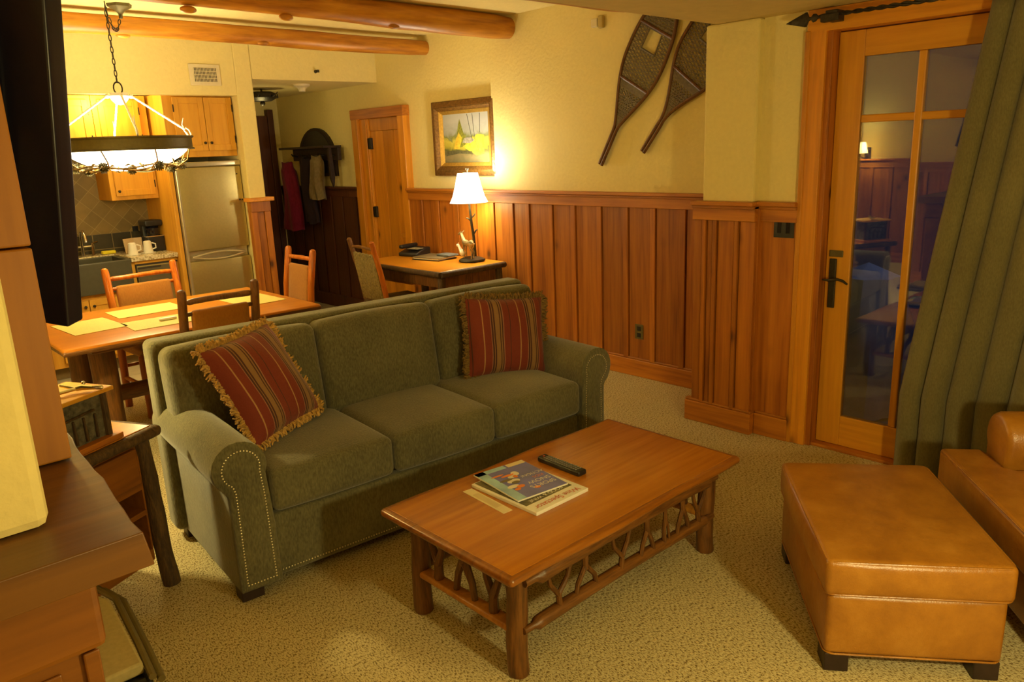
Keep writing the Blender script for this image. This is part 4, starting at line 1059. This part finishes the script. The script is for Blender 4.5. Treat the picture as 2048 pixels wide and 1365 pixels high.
ph = thing('telephone', 'black desk telephone at the back of the desk', 'telephone', (4.16, 5.80, .762), math.radians(12))
m = MB(); m.prism([(-.10, 0), (.10, 0), (.10, .07), (.06, .075), (-.10, .03)], lambda p: Vector((p[0], -.11, p[1])), lambda p: Vector((p[0], .11, p[1]))); m.build('body', 'black', ph, True, .008, None, 30)
MB().rbox(0, .07, .085, .11, .024, .018, .014, 6).build('handset', 'black', ph)
m = MB(); m.box(-.06, .06, -.09, .03, .062, .067); m.build('keypad', plain('grey_keys', (.30, .27, .18), .5), ph, False)
bd = thing('binder', 'brown leather guest folder lying open-edged on the desk', 'folder', (4.12, 5.45, .762), math.radians(10))
MB().box(-.12, .12, -.16, .16, 0, .006).build('cover', 'darkwood', bd, False, .002)
MB().box(-.112, .115, -.15, .15, .006, .018).build('pages', 'paper', bd, False)
MB().box(-.12, .12, -.16, .16, .018, .024).build('cover', plain('taupe_cover', (.13, .10, .05), .5), bd, False, .002)
np_ = MB().rbox(0, 0, .008, .06, .085, .008, .006, 4).build('notepad', plain('slate_pad', (.10, .11, .11), .5), None, True, 0, (4.19, 5.35, .787)); tag(np_, 'small slate grey pad on top of the guest folder', 'notepad')

dc = thing('desk_chair', 'rustic chair with woven bark back turned towards the desk', 'chair', (3.70, 5.50, 0), math.radians(-98))
hw = .215
for sx in (-1, 1):
    MB().tube([(sx*hw, -.12, 0), (sx*hw, -.14, .25), (sx*hw, -.165, .45), (sx*hw, -.21, .72), (sx*hw*1.03, -.275, .99), (sx*hw*1.03, -.278, 1.0)], [.022, .023, .024, .023, .021, .010], 12).build('back_post', 'orangelog' if sx > 0 else 'hickory', dc)
    MB().log((sx*hw, .24, 0), (sx*hw, .24, .45), .022, .022, 10, 6, .04).build('leg', 'hickory', dc)
    MB().log((sx*hw, -.15, .25), (sx*hw, .24, .25), .013, .013, 8, 5, .06).build('stretcher', 'hickory', dc)
MB().log((-hw, -.255, .925), (hw, -.255, .925), .013, .012, 10, 7, .1, .6).build('top_rail', 'hickory', dc)
MB().log((-hw, -.18, .47), (hw, -.18, .47), .013, .013, 10, 5, .05).build('lower_rail', 'hickory', dc)
m = MB()
for i in range(11):
    x = -hw+.035+i*(2*hw-.07)/10
    m.tube([(x, -.252-.006*(i % 2), .88), (x, -.235+.006*(i % 2), .76), (x, -.215-.006*(i % 2), .64), (x, -.185, .48)], [.016, .019, .019, .017], 6)
m.build('woven_back', plain('woven_bark', (.26, .19, .055), .7, var=.35, scale=60, bump=.5), dc)
m = MB(); m.rbox(0, .03, .455, hw, .215, .022, .015, 6); m.build('seat', plain('woven_seat', (.16, .11, .04), .7, var=.35, scale=60), dc)

# ================================================================== PAINTING
pn = thing('framed_painting', 'small landscape painting in an ornate gilt frame above the desk', 'painting', (XW+.05, 5.335, 1.785))
W2, H2 = .43, .322
def fring(x0, x1, a0, a1, b0, b1):
    # rectangular moulding between outer (a0,b0) and inner (a1,b1) half sizes
    m = MB(); V = []
    for (x, a, b) in ((0, a0, b0), (x0, a0, b0), (x1, a1, b1), (0, a1, b1)):
        V.append([m.bm.verts.new((x, sy*a, sz*b)) for (sy, sz) in ((-1, -1), (1, -1), (1, 1), (-1, 1))])
    for j in range(4):
        A_, B_ = V[j], V[(j+1) % 4]
        for k in range(4): m.bm.faces.new((A_[k], A_[(k+1) % 4], B_[(k+1) % 4], B_[k]))
    return m
fring(-.045, -.060, W2, W2-.055, H2, H2-.055).build('frame', 'gold', pn, False, .008)
fring(-.060, -.030, W2-.055, W2-.085, H2-.055, H2-.085).build('inner_frame', 'gold', pn, False, .004)
fring(-.034, -.018, W2-.085, W2-.125, H2-.085, H2-.115).build('gilt_liner', 'gold_light', pn, False, .002)
cv = MB().box(-.014, -.004, -(W2-.12), W2-.12, -(H2-.11), H2-.11).build('canvas', 'painting', pn, False)
# painted shapes: yellow pines, rocks and bare stems, flat on the canvas
def daub(pts, mat, x=-.0148):
    m = MB(); m.mesh([(x, y_, z_) for (y_, z_) in pts], [tuple(range(len(pts)))]); m.build('painted_shape', mat, cv, False)
# canvas y grows to the left in the photograph
daub([(.13, -.02), (.10, .10), (.075, .165), (.03, .05), (-.01, -.03), (.02, -.07), (.10, -.08)], plain('paint_green', (.20, .20, .02), .5, var=.5, scale=60))
daub([(.17, -.09), (.13, .0), (.09, .05), (.05, .0), (.09, -.09)], plain('paint_yellow', (.62, .40, .03), .5, var=.3, scale=50), -.0152)
daub([(.05, -.07), (-.05, -.04), (-.15, .03), (-.24, .02), (-.24, -.14), (-.14, -.15), (-.04, -.11)], plain('paint_yellow_bush', (.60, .50, .04), .5, var=.5, scale=40), -.0152)
daub([(.05, -.04), (.02, -.0), (-.06, .01), (-.12, -.02), (-.06, -.045)], plain('paint_rock', (.30, .27, .20), .5, var=.4, scale=50), -.0156)
daub([(.28, -.11), (.12, -.10), (-.08, -.115), (-.09, -.14), (.10, -.13), (.28, -.15)], plain('paint_shadow', (.09, .08, .03), .5, var=.4, scale=50), -.0156)
m = MB()
for (a, b) in (((-.03, .20), (-.09, -.03)), ((-.10, .20), (-.12, .0)), ((-.12, .0), (-.17, -.12)), ((-.20, .20), (-.19, .04))): m.tube([(-.0152, a[0], a[1]), (-.0152, b[0], b[1])], .0022, 4)
m.build('painted_stems', plain('paint_dark', (.07, .06, .05), .5), cv)

# ================================================================== SNOWSHOES
def snowshoe(label, T0, D, Wd, L_, tail, flip=1, pw=1.3):
    # T0: tail tip on the wall (y,z); D: direction (y,z) towards the toe
    root = thing('snowshoe', label, 'snowshoe', (XW-.022, T0[0], T0[1]), 0, 'old wooden snowshoes hung on the wall')
    d = Vector((0, D[0], D[1])).normalized(); s_ = Vector((0, -d.z, d.y))*flip
    def hw_(t):      # half width at distance t from tail joint (0..1)
        if t <= 0: return .0
        if t < .55: return Wd*math.sin(t/.55*PI/2)**pw
        return Wd*max(0, 1-((t-.55)/.45)**2.4)**.55
    def P(t, u): return d*(tail+t*(L_-tail))+s_*u*hw_(t)
    for sg in (-1, 1):
        pts = [d*0+s_*sg*.011, d*tail*.5+s_*sg*.012, d*tail+s_*sg*.012]+[d*(tail+t*(L_-tail))+s_*sg*(hw_(t)+.008*(1-t)) for t in [i/26 for i in range(1, 27)]]
        MB().tube(pts, .0125, 8).build('frame_bow', 'hickory', root)
    # crossbars
    m = MB()
    for t in (.36, .76): MB().tube([P(t, -1), P(t, 1)], .012, 8).build('crossbar', 'hickory', root)
    # lacing, hexagonal weave: three families of cords, leaving the toe hole
    m = MB()
    def cord(a, b, r=.0032): m.tube([a+Vector((random.uniform(-.003, .003), 0, 0)), b], r, 4)
    def clip(t, u): return -1 <= u <= 1
    hole = (.60, .74, .40)
    def seg(t0, u0, t1, u1, r):
        n_ = 14; run = []
        for i in range(n_+1):
            k = i/n_; t = t0+(t1-t0)*k; u = u0+(u1-u0)*k
            ok = .04 < t < .97 and abs(u) <= 1.0 and not (hole[0] < t < hole[1] and abs(u) < hole[2])
            if ok: run.append(P(t, u))
            else:
                if len(run) > 1: m.tube(run, r, 4)
                run = []
        if len(run) > 1: m.tube(run, r, 4)
    for i in range(-8, 46):
        t = .03+i*.024
        dens = .0036 if t < .42 else .0034
        seg(t, -1, t+.17, 1, dens); seg(t, 1, t+.17, -1, dens)
    for i in range(34):
        t = .08+i*.028
        seg(t, -1, t, 1, .0026)
    for t0, t1 in ((.30, .36), (.10, .27), (.74, .92)):
        for i in range(9): seg(t0+(t1-t0)*i/9, -1, t0+(t1-t0)*i/9+.01, 1, .0042)
    m.tube([P(hole[0], -hole[2]), P(hole[0], 0), P(hole[0], hole[2])], .008, 6)
    for sg in (-1, 1): m.tube([P(hole[0], sg*hole[2]), P(hole[1], sg*hole[2]*.95)], .006, 6)
    m.build('lacing', plain('rawhide_lacing', (.14, .105, .045), .6, var=.3, scale=60), root)
    return root
snowshoe('larger left snowshoe, fully visible, hung toe up on the wall', (3.755, 1.545), (-.50, .866), .160, 1.22, .27)
snowshoe('right snowshoe, half hidden behind the wall pier', (3.373, 1.627), (-.62, .785), .185, 1.20, .224, pw=2.0)

# ================================================================== SMALL WALL AND CEILING ITEMS
vt = thing('air_vent', 'white ceiling-height air vent grille above the refrigerator', 'vent', (2.775, 6.66, 2.375))
MB().box(-.13, .13, -.012, 0, -.085, .085).build('vent_frame', 'cream', vt, False, .004)
MB().box(-.095, .095, -.0135, -.011, -.055, .055).build('vent_recess', 'inside', vt, False)
m = MB()
for i in range(17): m.box(-.095+i*.0118, -.091+i*.0118, -.018, -.012, -.055, .055)
for z in (-.028, 0, .028): m.box(-.095, .095, -.017, -.012, z-.002, z+.002)
m.build('vent_slats', 'cream', vt, False)
sp = thing('sprinkler_head', 'small bronze sprinkler head on the wall above the hall opening', 'sprinkler', (3.81, 6.66, 2.435))
m = MB(); m.tube([(0, 0, 0), (0, -.03, 0)], [.016, .010], 10); m.box(-.012, .012, -.05, -.045, -.012, .012); m.tube([(0, -.03, 0), (0, -.048, 0)], .004, 6); m.build('head', 'bronze', sp)
sd = thing('smoke_detector', 'round cream smoke detector on the hall ceiling', 'smoke detector', (3.86, 7.03, 2.355))
m = MB(); m.lathe([(.030, -.068), (.034, -.045), (.05, -.03), (.075, -.018), (.08, 0)], n=24); m.build('body', 'cream', sd)
wb = thing('wall_sensor', 'small cream wall sensor high beside the snowshoes', 'sensor', (XW, 3.74, 2.515))
MB().box(-.03, 0, -.022, .022, -.042, .042).build('body', plain('yellowed_plastic', (.45, .34, .09), .5), wb, False, .008); MB().box(-.025, 0, .03, .09, -.03, .03).build('front_housing', 'cream', wb, False, .008)
ol = thing('wall_outlet', 'bronze wall outlet low on the pine panelling', 'outlet', (4.4045, 3.405, .343))
MB().box(-.006, 0, -.037, .037, -.055, .055).build('plate', 'olivemetal', ol, False, .002)
MB().box(-.008, -.005, -.016, .016, -.04, -.008).box(-.008, -.005, -.016, .016, .008, .04).build('sockets', 'black', ol, False)
sw = thing('light_switch', 'black double switch plate beside the patio door', 'switch', (3.9295, 2.06, 1.215))
MB().box(-.007, 0, -.058, .058, -.055, .055).build('plate', 'black', sw, False, .002)
MB().box(-.012, -.006, -.035, -.015, -.03, .03).box(-.012, -.006, .015, .035, -.03, .03).build('rockers', 'darkglass', sw, False)

# hall: arched mirror with shelf rack, jacket, scarf
mr = thing('hall_mirror', 'dark arched mirror on the hall wall', 'mirror', (XW+.05, 7.92, 1.46))
def arch(w_, h_, n=16): return [(-w_, 0), (w_, 0)]+[(w_*math.cos(PI*k/n), h_-w_*.9+w_*.9*math.sin(PI*k/n)) for k in range(n+1)]
m = MB(); m.prism(arch(.40, .52), lambda p: Vector((-.03, p[0], p[1])), lambda p: Vector((0, p[0], p[1]))); m.build('mirror_frame', 'darkwood', mr, False)
m = MB(); m.prism(arch(.34, .46), lambda p: Vector((-.034, p[0], p[1]+.03)), lambda p: Vector((-.028, p[0], p[1]+.03))); m.build('mirror_glass', plain('dim_mirror_glass', (.02, .018, .02), .25), mr, False)
ck = thing('coat_rack', 'dark coat shelf with pegs in front of the arched mirror', 'coat rack', (XW-.05, 7.82, 1.77))
MB().box(-.16, .05, -.48, .52, -.012, .012).build('shelf', 'darkwood', ck, False, .003)
MB().box(-.0, .04, -.48, .50, -.14, -.012).build('back_board', 'darkwood', ck, False, .003)
m = MB()
for i in range(5): m.tube([(0, -.40+i*.2, -.09), (-.06, -.40+i*.2, -.08), (-.07, -.40+i*.2, -.06)], .008, 6)
m.build('pegs', 'iron', ck)
m = MB(); m.prism([(-.02, -.012), (.0, -.30), (-.02, -.42), (-.05, -.33), (-.05, -.012)], lambda p: Vector((p[0]-.05, -.47, p[1])), lambda p: Vector((p[0]-.05, -.44, p[1]))); m.build('side_bracket', 'darkwood', ck, False)
def drape(name, mat, c, w0, w1, z1, z0, th, label, cat, seed=1, nf=5):
    rnd = random.Random(seed); m = MB(); nu, nv = 26, 16; rings = []
    for j in range(nv+1):
        k = j/nv; z = z1+(z0-z1)*k; w_ = w0+(w1-w0)*k; ring = []
        for i in range(nu):
            a = 2*PI*i/nu; f = 1+.22*math.sin(a*nf+k*3+seed)*(.3+k)
            ring.append(m.bm.verts.new((c[0]-th*f*math.cos(a)*(1-.4*(k < .1)), c[1]+w_*math.sin(a)*(1+.05*math.sin(k*9))+.03*math.sin(k*5+seed), z+.01*math.sin(a*3))))
        rings.append(ring)
    for a, b in zip(rings, rings[1:]):
        for i in range(nu): m.bm.faces.new((a[i], a[(i+1) % nu], b[(i+1) % nu], b[i]))
    m.bm.faces.new(rings[0]); m.bm.faces.new(rings[-1])
    return tag(m.build(name, mat), label, cat)
drape('jacket', 'magenta', (4.29, 8.30), .10, .19, 1.62, .86, .075, 'magenta jacket hanging at the left end of the coat rack', 'jacket', 2)
drape('scarf', 'tan', (4.30, 7.70), .09, .13, 1.68, 1.22, .06, 'tan knitted scarf hanging from the middle of the coat rack', 'scarf', 4, 7)
drape('dark_coat', plain('dark_coat_cloth', (.025, .012, .022), .9), (4.33, 7.96), .11, .12, 1.66, .95, .05, 'very dark coat hanging between the jacket and the scarf', 'coat', 6)
hl = thing('hall_lantern', 'dark antler lantern hanging in the hall', 'lantern', (3.72, 7.6, 2.355))
m = MB(); m.lathe([(.10, -.03), (.14, -.05), (.145, -.09), (.09, -.12)], n=18); m.tube([(0, 0, 0), (0, 0, -.04)], .01, 6)
for k in range(6): a = k; m.tube([(.1*math.cos(a), .1*math.sin(a), -.06), (.17*math.cos(a), .17*math.sin(a), -.08), (.19*math.cos(a+.2), .19*math.sin(a+.2), -.04)], [.012, .010, .003], 6)
m.build('body', 'iron', hl); m = MB(); m.ball((0, 0, -.14), .025); m.build('drop', 'iron', hl)

# ================================================================== KITCHEN
sbox('wall_back', 'splash', 1.0, 2.50, 7.455, 7.47, .92, 2.2)
sbox('trim_11', 'splash2', 1.0, 2.46, 7.445, 7.456, .93, 1.09)
def shaker(parent, x0, x1, y, z0, z1, knob=None, hinge=None):
    d = MB().box(x0, x1, y-.018, y-.006, z0, z1)
    d.box(x0, x0+.045, y-.026, y-.018, z0, z1).box(x1-.045, x1, y-.026, y-.018, z0, z1).box(x0+.045, x1-.045, y-.0255, y-.018, z1-.05, z1).box(x0+.045, x1-.045, y-.0255, y-.018, z0, z0+.05)
    o = d.build('door', 'cabinet', parent, False, .002)
    if knob: MB().ball((knob[0], y-.038, knob[1]), .012).tube([(knob[0], y-.026, knob[1]), (knob[0], y-.036, knob[1])], .005, 6).build('knob', 'iron', o)
    if hinge:
        for zz in (z0+.09, z1-.09): MB().box(hinge-.004, hinge+.004, y-.03, y-.02, zz-.03, zz+.03).build('hinge', 'iron', o, False)
    return o
k1 = thing('wall_cabinet', 'two-door maple cabinet above the refrigerator', 'cabinet')
MB().box(2.44, 3.03, 6.79, 7.46, 1.715, 2.235).build('body', 'cabinet', k1, False, .003)
shaker(k1, 2.515, 2.77, 6.79, 1.765, 2.205, (2.745, 1.83), 2.517); shaker(k1, 2.775, 3.02, 6.79, 1.765, 2.205, (2.80, 1.83), 3.018)
k2 = thing('cabinet_panel', 'tall maple side panel between the counter and the refrigerator', 'panel')
MB().box(2.415, 2.450, 6.79, 7.46, 0, 1.714).build('panel', 'cabinet', k2, False, .003)
k3 = thing('wall_cabinet', 'low-hung maple cabinet with knob above the coffee maker', 'cabinet')
MB().box(2.03, 2.413, 7.10, 7.455, 1.385, 1.76).build('body', 'cabinet', k3, False, .003); shaker(k3, 2.065, 2.385, 7.10, 1.42, 1.74, (2.09, 1.46), 2.387)
k4 = thing('wall_cabinet', 'upper maple cabinet behind the right half of the chandelier', 'cabinet')
MB().box(1.99, 2.413, 7.10, 7.455, 1.763, 2.235).build('body', 'cabinet', k4, False, .003); shaker(k4, 2.03, 2.345, 7.10, 1.80, 2.20, None, 2.343)
k5 = thing('wall_cabinet', 'upper maple cabinet between the television and the chandelier chain', 'cabinet')
MB().box(1.35, 1.986, 7.10, 7.455, 1.763, 2.235).build('body', 'cabinet', k5, False, .003); shaker(k5, 1.67, 1.955, 7.10, 1.80, 2.20, None, 1.953); shaker(k5, 1.37, 1.655, 7.10, 1.80, 2.20)
fz = thing('refrigerator', 'stainless steel two-door refrigerator with bottom freezer', 'refrigerator')
MB().box(2.463, 3.020, 6.80, 7.40, .03, 1.665).build('body', 'steel_trim', fz, False, .008)
MB().rbox(2.743, 6.785, 1.278, .283, .03, .355, .012, 6).build('upper_door', 'steel', fz)
MB().rbox(2.743, 6.785, 1.656, .286, .036, .02, .006, 4).build('top_trim', 'steel_trim', fz)
MB().rbox(2.743, 6.785, .44, .283, .03, .395, .012, 6).build('freezer_door', 'steel', fz)
MB().box(2.456, 2.478, 6.752, 6.80, .05, 1.64).build('side_trim', 'steel_trim', fz, False, .006)
m = MB(); P = []
for i in range(17):
    t = i/16; P.append((2.50+.48*t, 6.752-.020*math.sin(PI*t), .872+.030*math.sin(PI*t)))
m.tube(P, .010, 8); Q = [(p[0], p[1], .872-.030*math.sin(PI*i/16)) for i, p in enumerate(P)]
m.tube(Q, .010, 8); m.build('handle', 'steel_trim', fz)
m = MB(); m.ball((2.985, 6.752, 1.56), .006).ball((2.985, 6.752, 1.335), .007).ball((3.01, 6.752, 1.335), .007); m.build('screw_caps', 'black', fz)
tk = plain('tan_toe_kick', (.22, .15, .05), .7)
bc = thing('base_cabinet', 'maple base cabinet at the left end of the kitchen counter', 'cabinet')
MB().box(1.0, 1.325, 6.885, 7.455, .10, .885).build('body', 'cabinet', bc, False, .003)
MB().box(1.0, 1.325, 6.94, 7.455, 0, .098).build('toe_kick', tk, bc, False)
shaker(bc, 1.01, 1.315, 6.885, .14, .84)
bc2 = thing('base_cabinet', 'maple two-door base cabinet under the dark apron sink', 'cabinet')
MB().box(1.33, 2.025, 6.885, 7.455, .10, .655).build('body', 'cabinet', bc2, False, .003)
MB().box(1.33, 2.025, 6.94, 7.455, 0, .098).build('toe_kick', tk, bc2, False)
shaker(bc2, 1.42, 1.66, 6.885, .14, .62, (1.63, .57)); shaker(bc2, 1.665, 1.91, 6.885, .14, .62, (1.695, .57))
ctp = thing('countertop', 'speckled granite countertop around the dark sink', 'countertop')
m = MB().box(2.03, 2.413, 6.845, 7.45, .887, .925).box(1.0, 1.33, 6.845, 7.45, .887, .925).box(1.33, 2.03, 7.28, 7.45, .887, .925)
m.build('slab', 'granite', ctp, False, .003)
sk = thing('sink', 'dark apron-front kitchen sink', 'sink')
m = MB().box(1.335, 2.025, 6.84, 6.875, .66, .915).box(1.335, 1.36, 6.875, 7.275, .70, .915).box(2.0, 2.025, 6.875, 7.275, .70, .915).box(1.36, 2.0, 7.25, 7.275, .70, .915).box(1.36, 2.0, 6.875, 7.25, .70, .72)
m.build('basin', plain('dark_composite', (.075, .07, .045), .35), sk, False, .006)
fa = thing('faucet', 'polished bridge faucet at the sink', 'faucet', (1.80, 7.34, .927))
m = MB(); m.tube([(0, 0, 0), (0, 0, .15), (.0, -.03, .21), (0, -.09, .22), (0, -.14, .18), (0, -.15, .13)], [.016, .012, .011, .011, .011, .013], 10)
m.tube([(-.08, 0, .08), (.08, 0, .08)], .009, 8)
for sx in (-1, 1): m.tube([(sx*.08, 0, 0), (sx*.08, 0, .10)], [.016, .011], 8); m.tube([(sx*.08, 0, .10), (sx*.125, -.02, .115)], .007, 6)
m.build('spout', 'chrome', fa)
spg = MB().rbox(0, 0, .014, .055, .03, .014, .01, 4).build('sponge', 'yellow', None, True, 0, (2.0, 7.335, .926)); tag(spg, 'yellow sponge on the sink ledge', 'sponge')
dw = thing('dishwasher', 'steel dishwasher with round dial in a maple surround', 'dishwasher')
MB().box(2.03, 2.060, 6.880, 7.455, 0, .885).box(2.401, 2.413, 6.880, 7.455, 0, .885).box(2.06, 2.401, 6.872, 7.455, .86, .885).build('surround', 'cabinet', dw, False, .002)
MB().box(2.07, 2.40, 6.862, 6.884, .12, .845).build('front', 'steel', dw, False, .004)
MB().box(2.065, 2.398, 6.89, 7.44, .105, .855).build('tub', 'inside', dw, False)
MB().box(2.075, 2.395, 6.852, 6.862, .70, .835).build('control_panel', plain('panel_grey', (.17, .15, .09), .4, .5), dw, False, .002)
MB().box(2.062, 2.408, 6.866, 6.885, .846, .858).box(2.062, 2.07, 6.866, 6.885, .12, .846).box(2.07, 2.26, 6.850, 6.853, .82, .835).build('shadow_gap', 'inside', dw, False)
m = MB(); m.tube([(2.345, 6.852, .765), (2.345, 6.83, .765)], [.026, .022], 16); m.build('dial', 'chrome', dw)
for i, (x, y) in enumerate(((2.105, 7.02), (2.24, 7.05))):
    cup = thing('cup', ['white upturned cup on the counter, left of the pair', 'white upturned cup on the counter, nearer the coffee maker'][i], 'cup', (x, y, .926), 0, 'cups on the counter')
    m = MB(); m.lathe([(.038, 0), (.040, .01), (.030, .10), (.024, .105), (.0, .105)], n=20, cap=False); m.build('cup_body', 'white', cup)
    m = MB(); m.tube([(.034, -.01, .03), (.06, -.02, .04), (.06, -.02, .075), (.032, -.01, .085)], .006, 6); m.build('handle', 'white', cup)
    MB().lathe([(.06, 0), (.062, .004), (.02, .001)], n=20, cap=False).build('saucer', 'white', cup)
for i, (x, y, a) in enumerate(((2.135, 7.17, .2), (2.20, 7.19, -.2))):
    pk = MB(); pk.box(-.045, .045, -.006, .006, 0, .13); o = pk.build('coffee_packet', plain('tan_packet%d' % i, (.50, .36, .20), .6), None, False, .004, (x, y, .926)); o.rotation_euler = (math.radians(-12), 0, a)
    tag(o, ['tan paper packet behind the left cup', 'tan paper packet behind the right cup'][i], 'packet', 'coffee packets on the counter')
cf = thing('coffee_maker', 'black coffee maker with steel band beside the side panel', 'coffee maker', (2.335, 7.19, .926))
m = MB(); m.rbox(0, 0, .065, .075, .09, .065, .012, 6); m.rbox(0, .05, .18, .072, .035, .07, .012, 6); m.rbox(0, 0, .245, .075, .09, .025, .012, 6); m.build('body', 'black', cf)
MB().box(-.077, .077, -.093, .02, .128, .136).build('warming_plate', 'chrome', cf, False, .002)
m = MB(); m.lathe([(.045, .137), (.055, .16), (.052, .20), (.036, .215)], (0, -.03, 0), 20); m.build('carafe', 'darkglass', cf)
ko = thing('kitchen_outlet', 'black outlet on the tiled backsplash', 'outlet', (2.285, 7.453, 1.085)); MB().box(-.025, .025, -.006, 0, -.05, .05).build('plate', 'black', ko, False, .002)

# ================================================================== OUTSIDE, seen through the glass
sbox('floor_patio', plain('patio_stone', (.16, .15, .14), .8, var=.2, scale=6), 4.12, 8.5, -4, 2.19, -.12, -.02)
cvr = thing('covered_grill', 'pale blue covered patio furniture outside the glass door', 'cover', (4.75, 1.93, 0))
m = MB(); m.lathe([(.24, 0), (.27, .25), (.26, .55), (.17, .85), (.0, .93)], n=24, cap=False, mod=lambda a, z: 1+.08*math.sin(a*7+z*4)); m.build('cover_cloth', plain('pale_cover', (.38, .42, .50), .8, var=.25, scale=5), cvr)
oc_ = thing('patio_chair', 'dark slatted patio chair outside the glass door', 'chair', (5.0, 1.30, 0), math.radians(200))
m = MB()
for i in range(8): m.box(-.24, .24, -.22+i*.058, -.18+i*.058, .42, .435)
m.build('seat', 'iron', oc_, False)
m = MB()
for i in range(9): m.tube([(-.22+i*.055, -.23, .44), (-.22+i*.055, -.33, .88)], .010, 6)
m.tube([(-.24, -.335, .89), (.24, -.335, .89)], .014, 8); m.build('backrest', 'iron', oc_)
for sx in (-1, 1):
    for sy in (-1, 1): MB().tube([(sx*.23, sy*.21, .43), (sx*.25, sy*.25, 0)], .014, 6).build('leg', 'iron', oc_)
    MB().tube([(sx*.25, -.26, .64), (sx*.25, .2, .64), (sx*.25, .22, .43)], .014, 6).build('armrest', 'iron', oc_)
bn = thing('slatted_crate', 'white slatted crate low on the patio', 'crate', (4.95, 1.55, 0))
m = MB()
for i in range(4): m.box(-.12, .12, -.10, .10, .20+i*.045, .222+i*.045)
m.build('slats', 'whiteprint', bn, False); MB().box(-.10, .10, -.085, .085, 0, .375).build('box', 'darkwood', bn, False)
lamp('dusk_glow', (4.7, 1.0, 2.6), 16, (.35, .5, 1), .3)
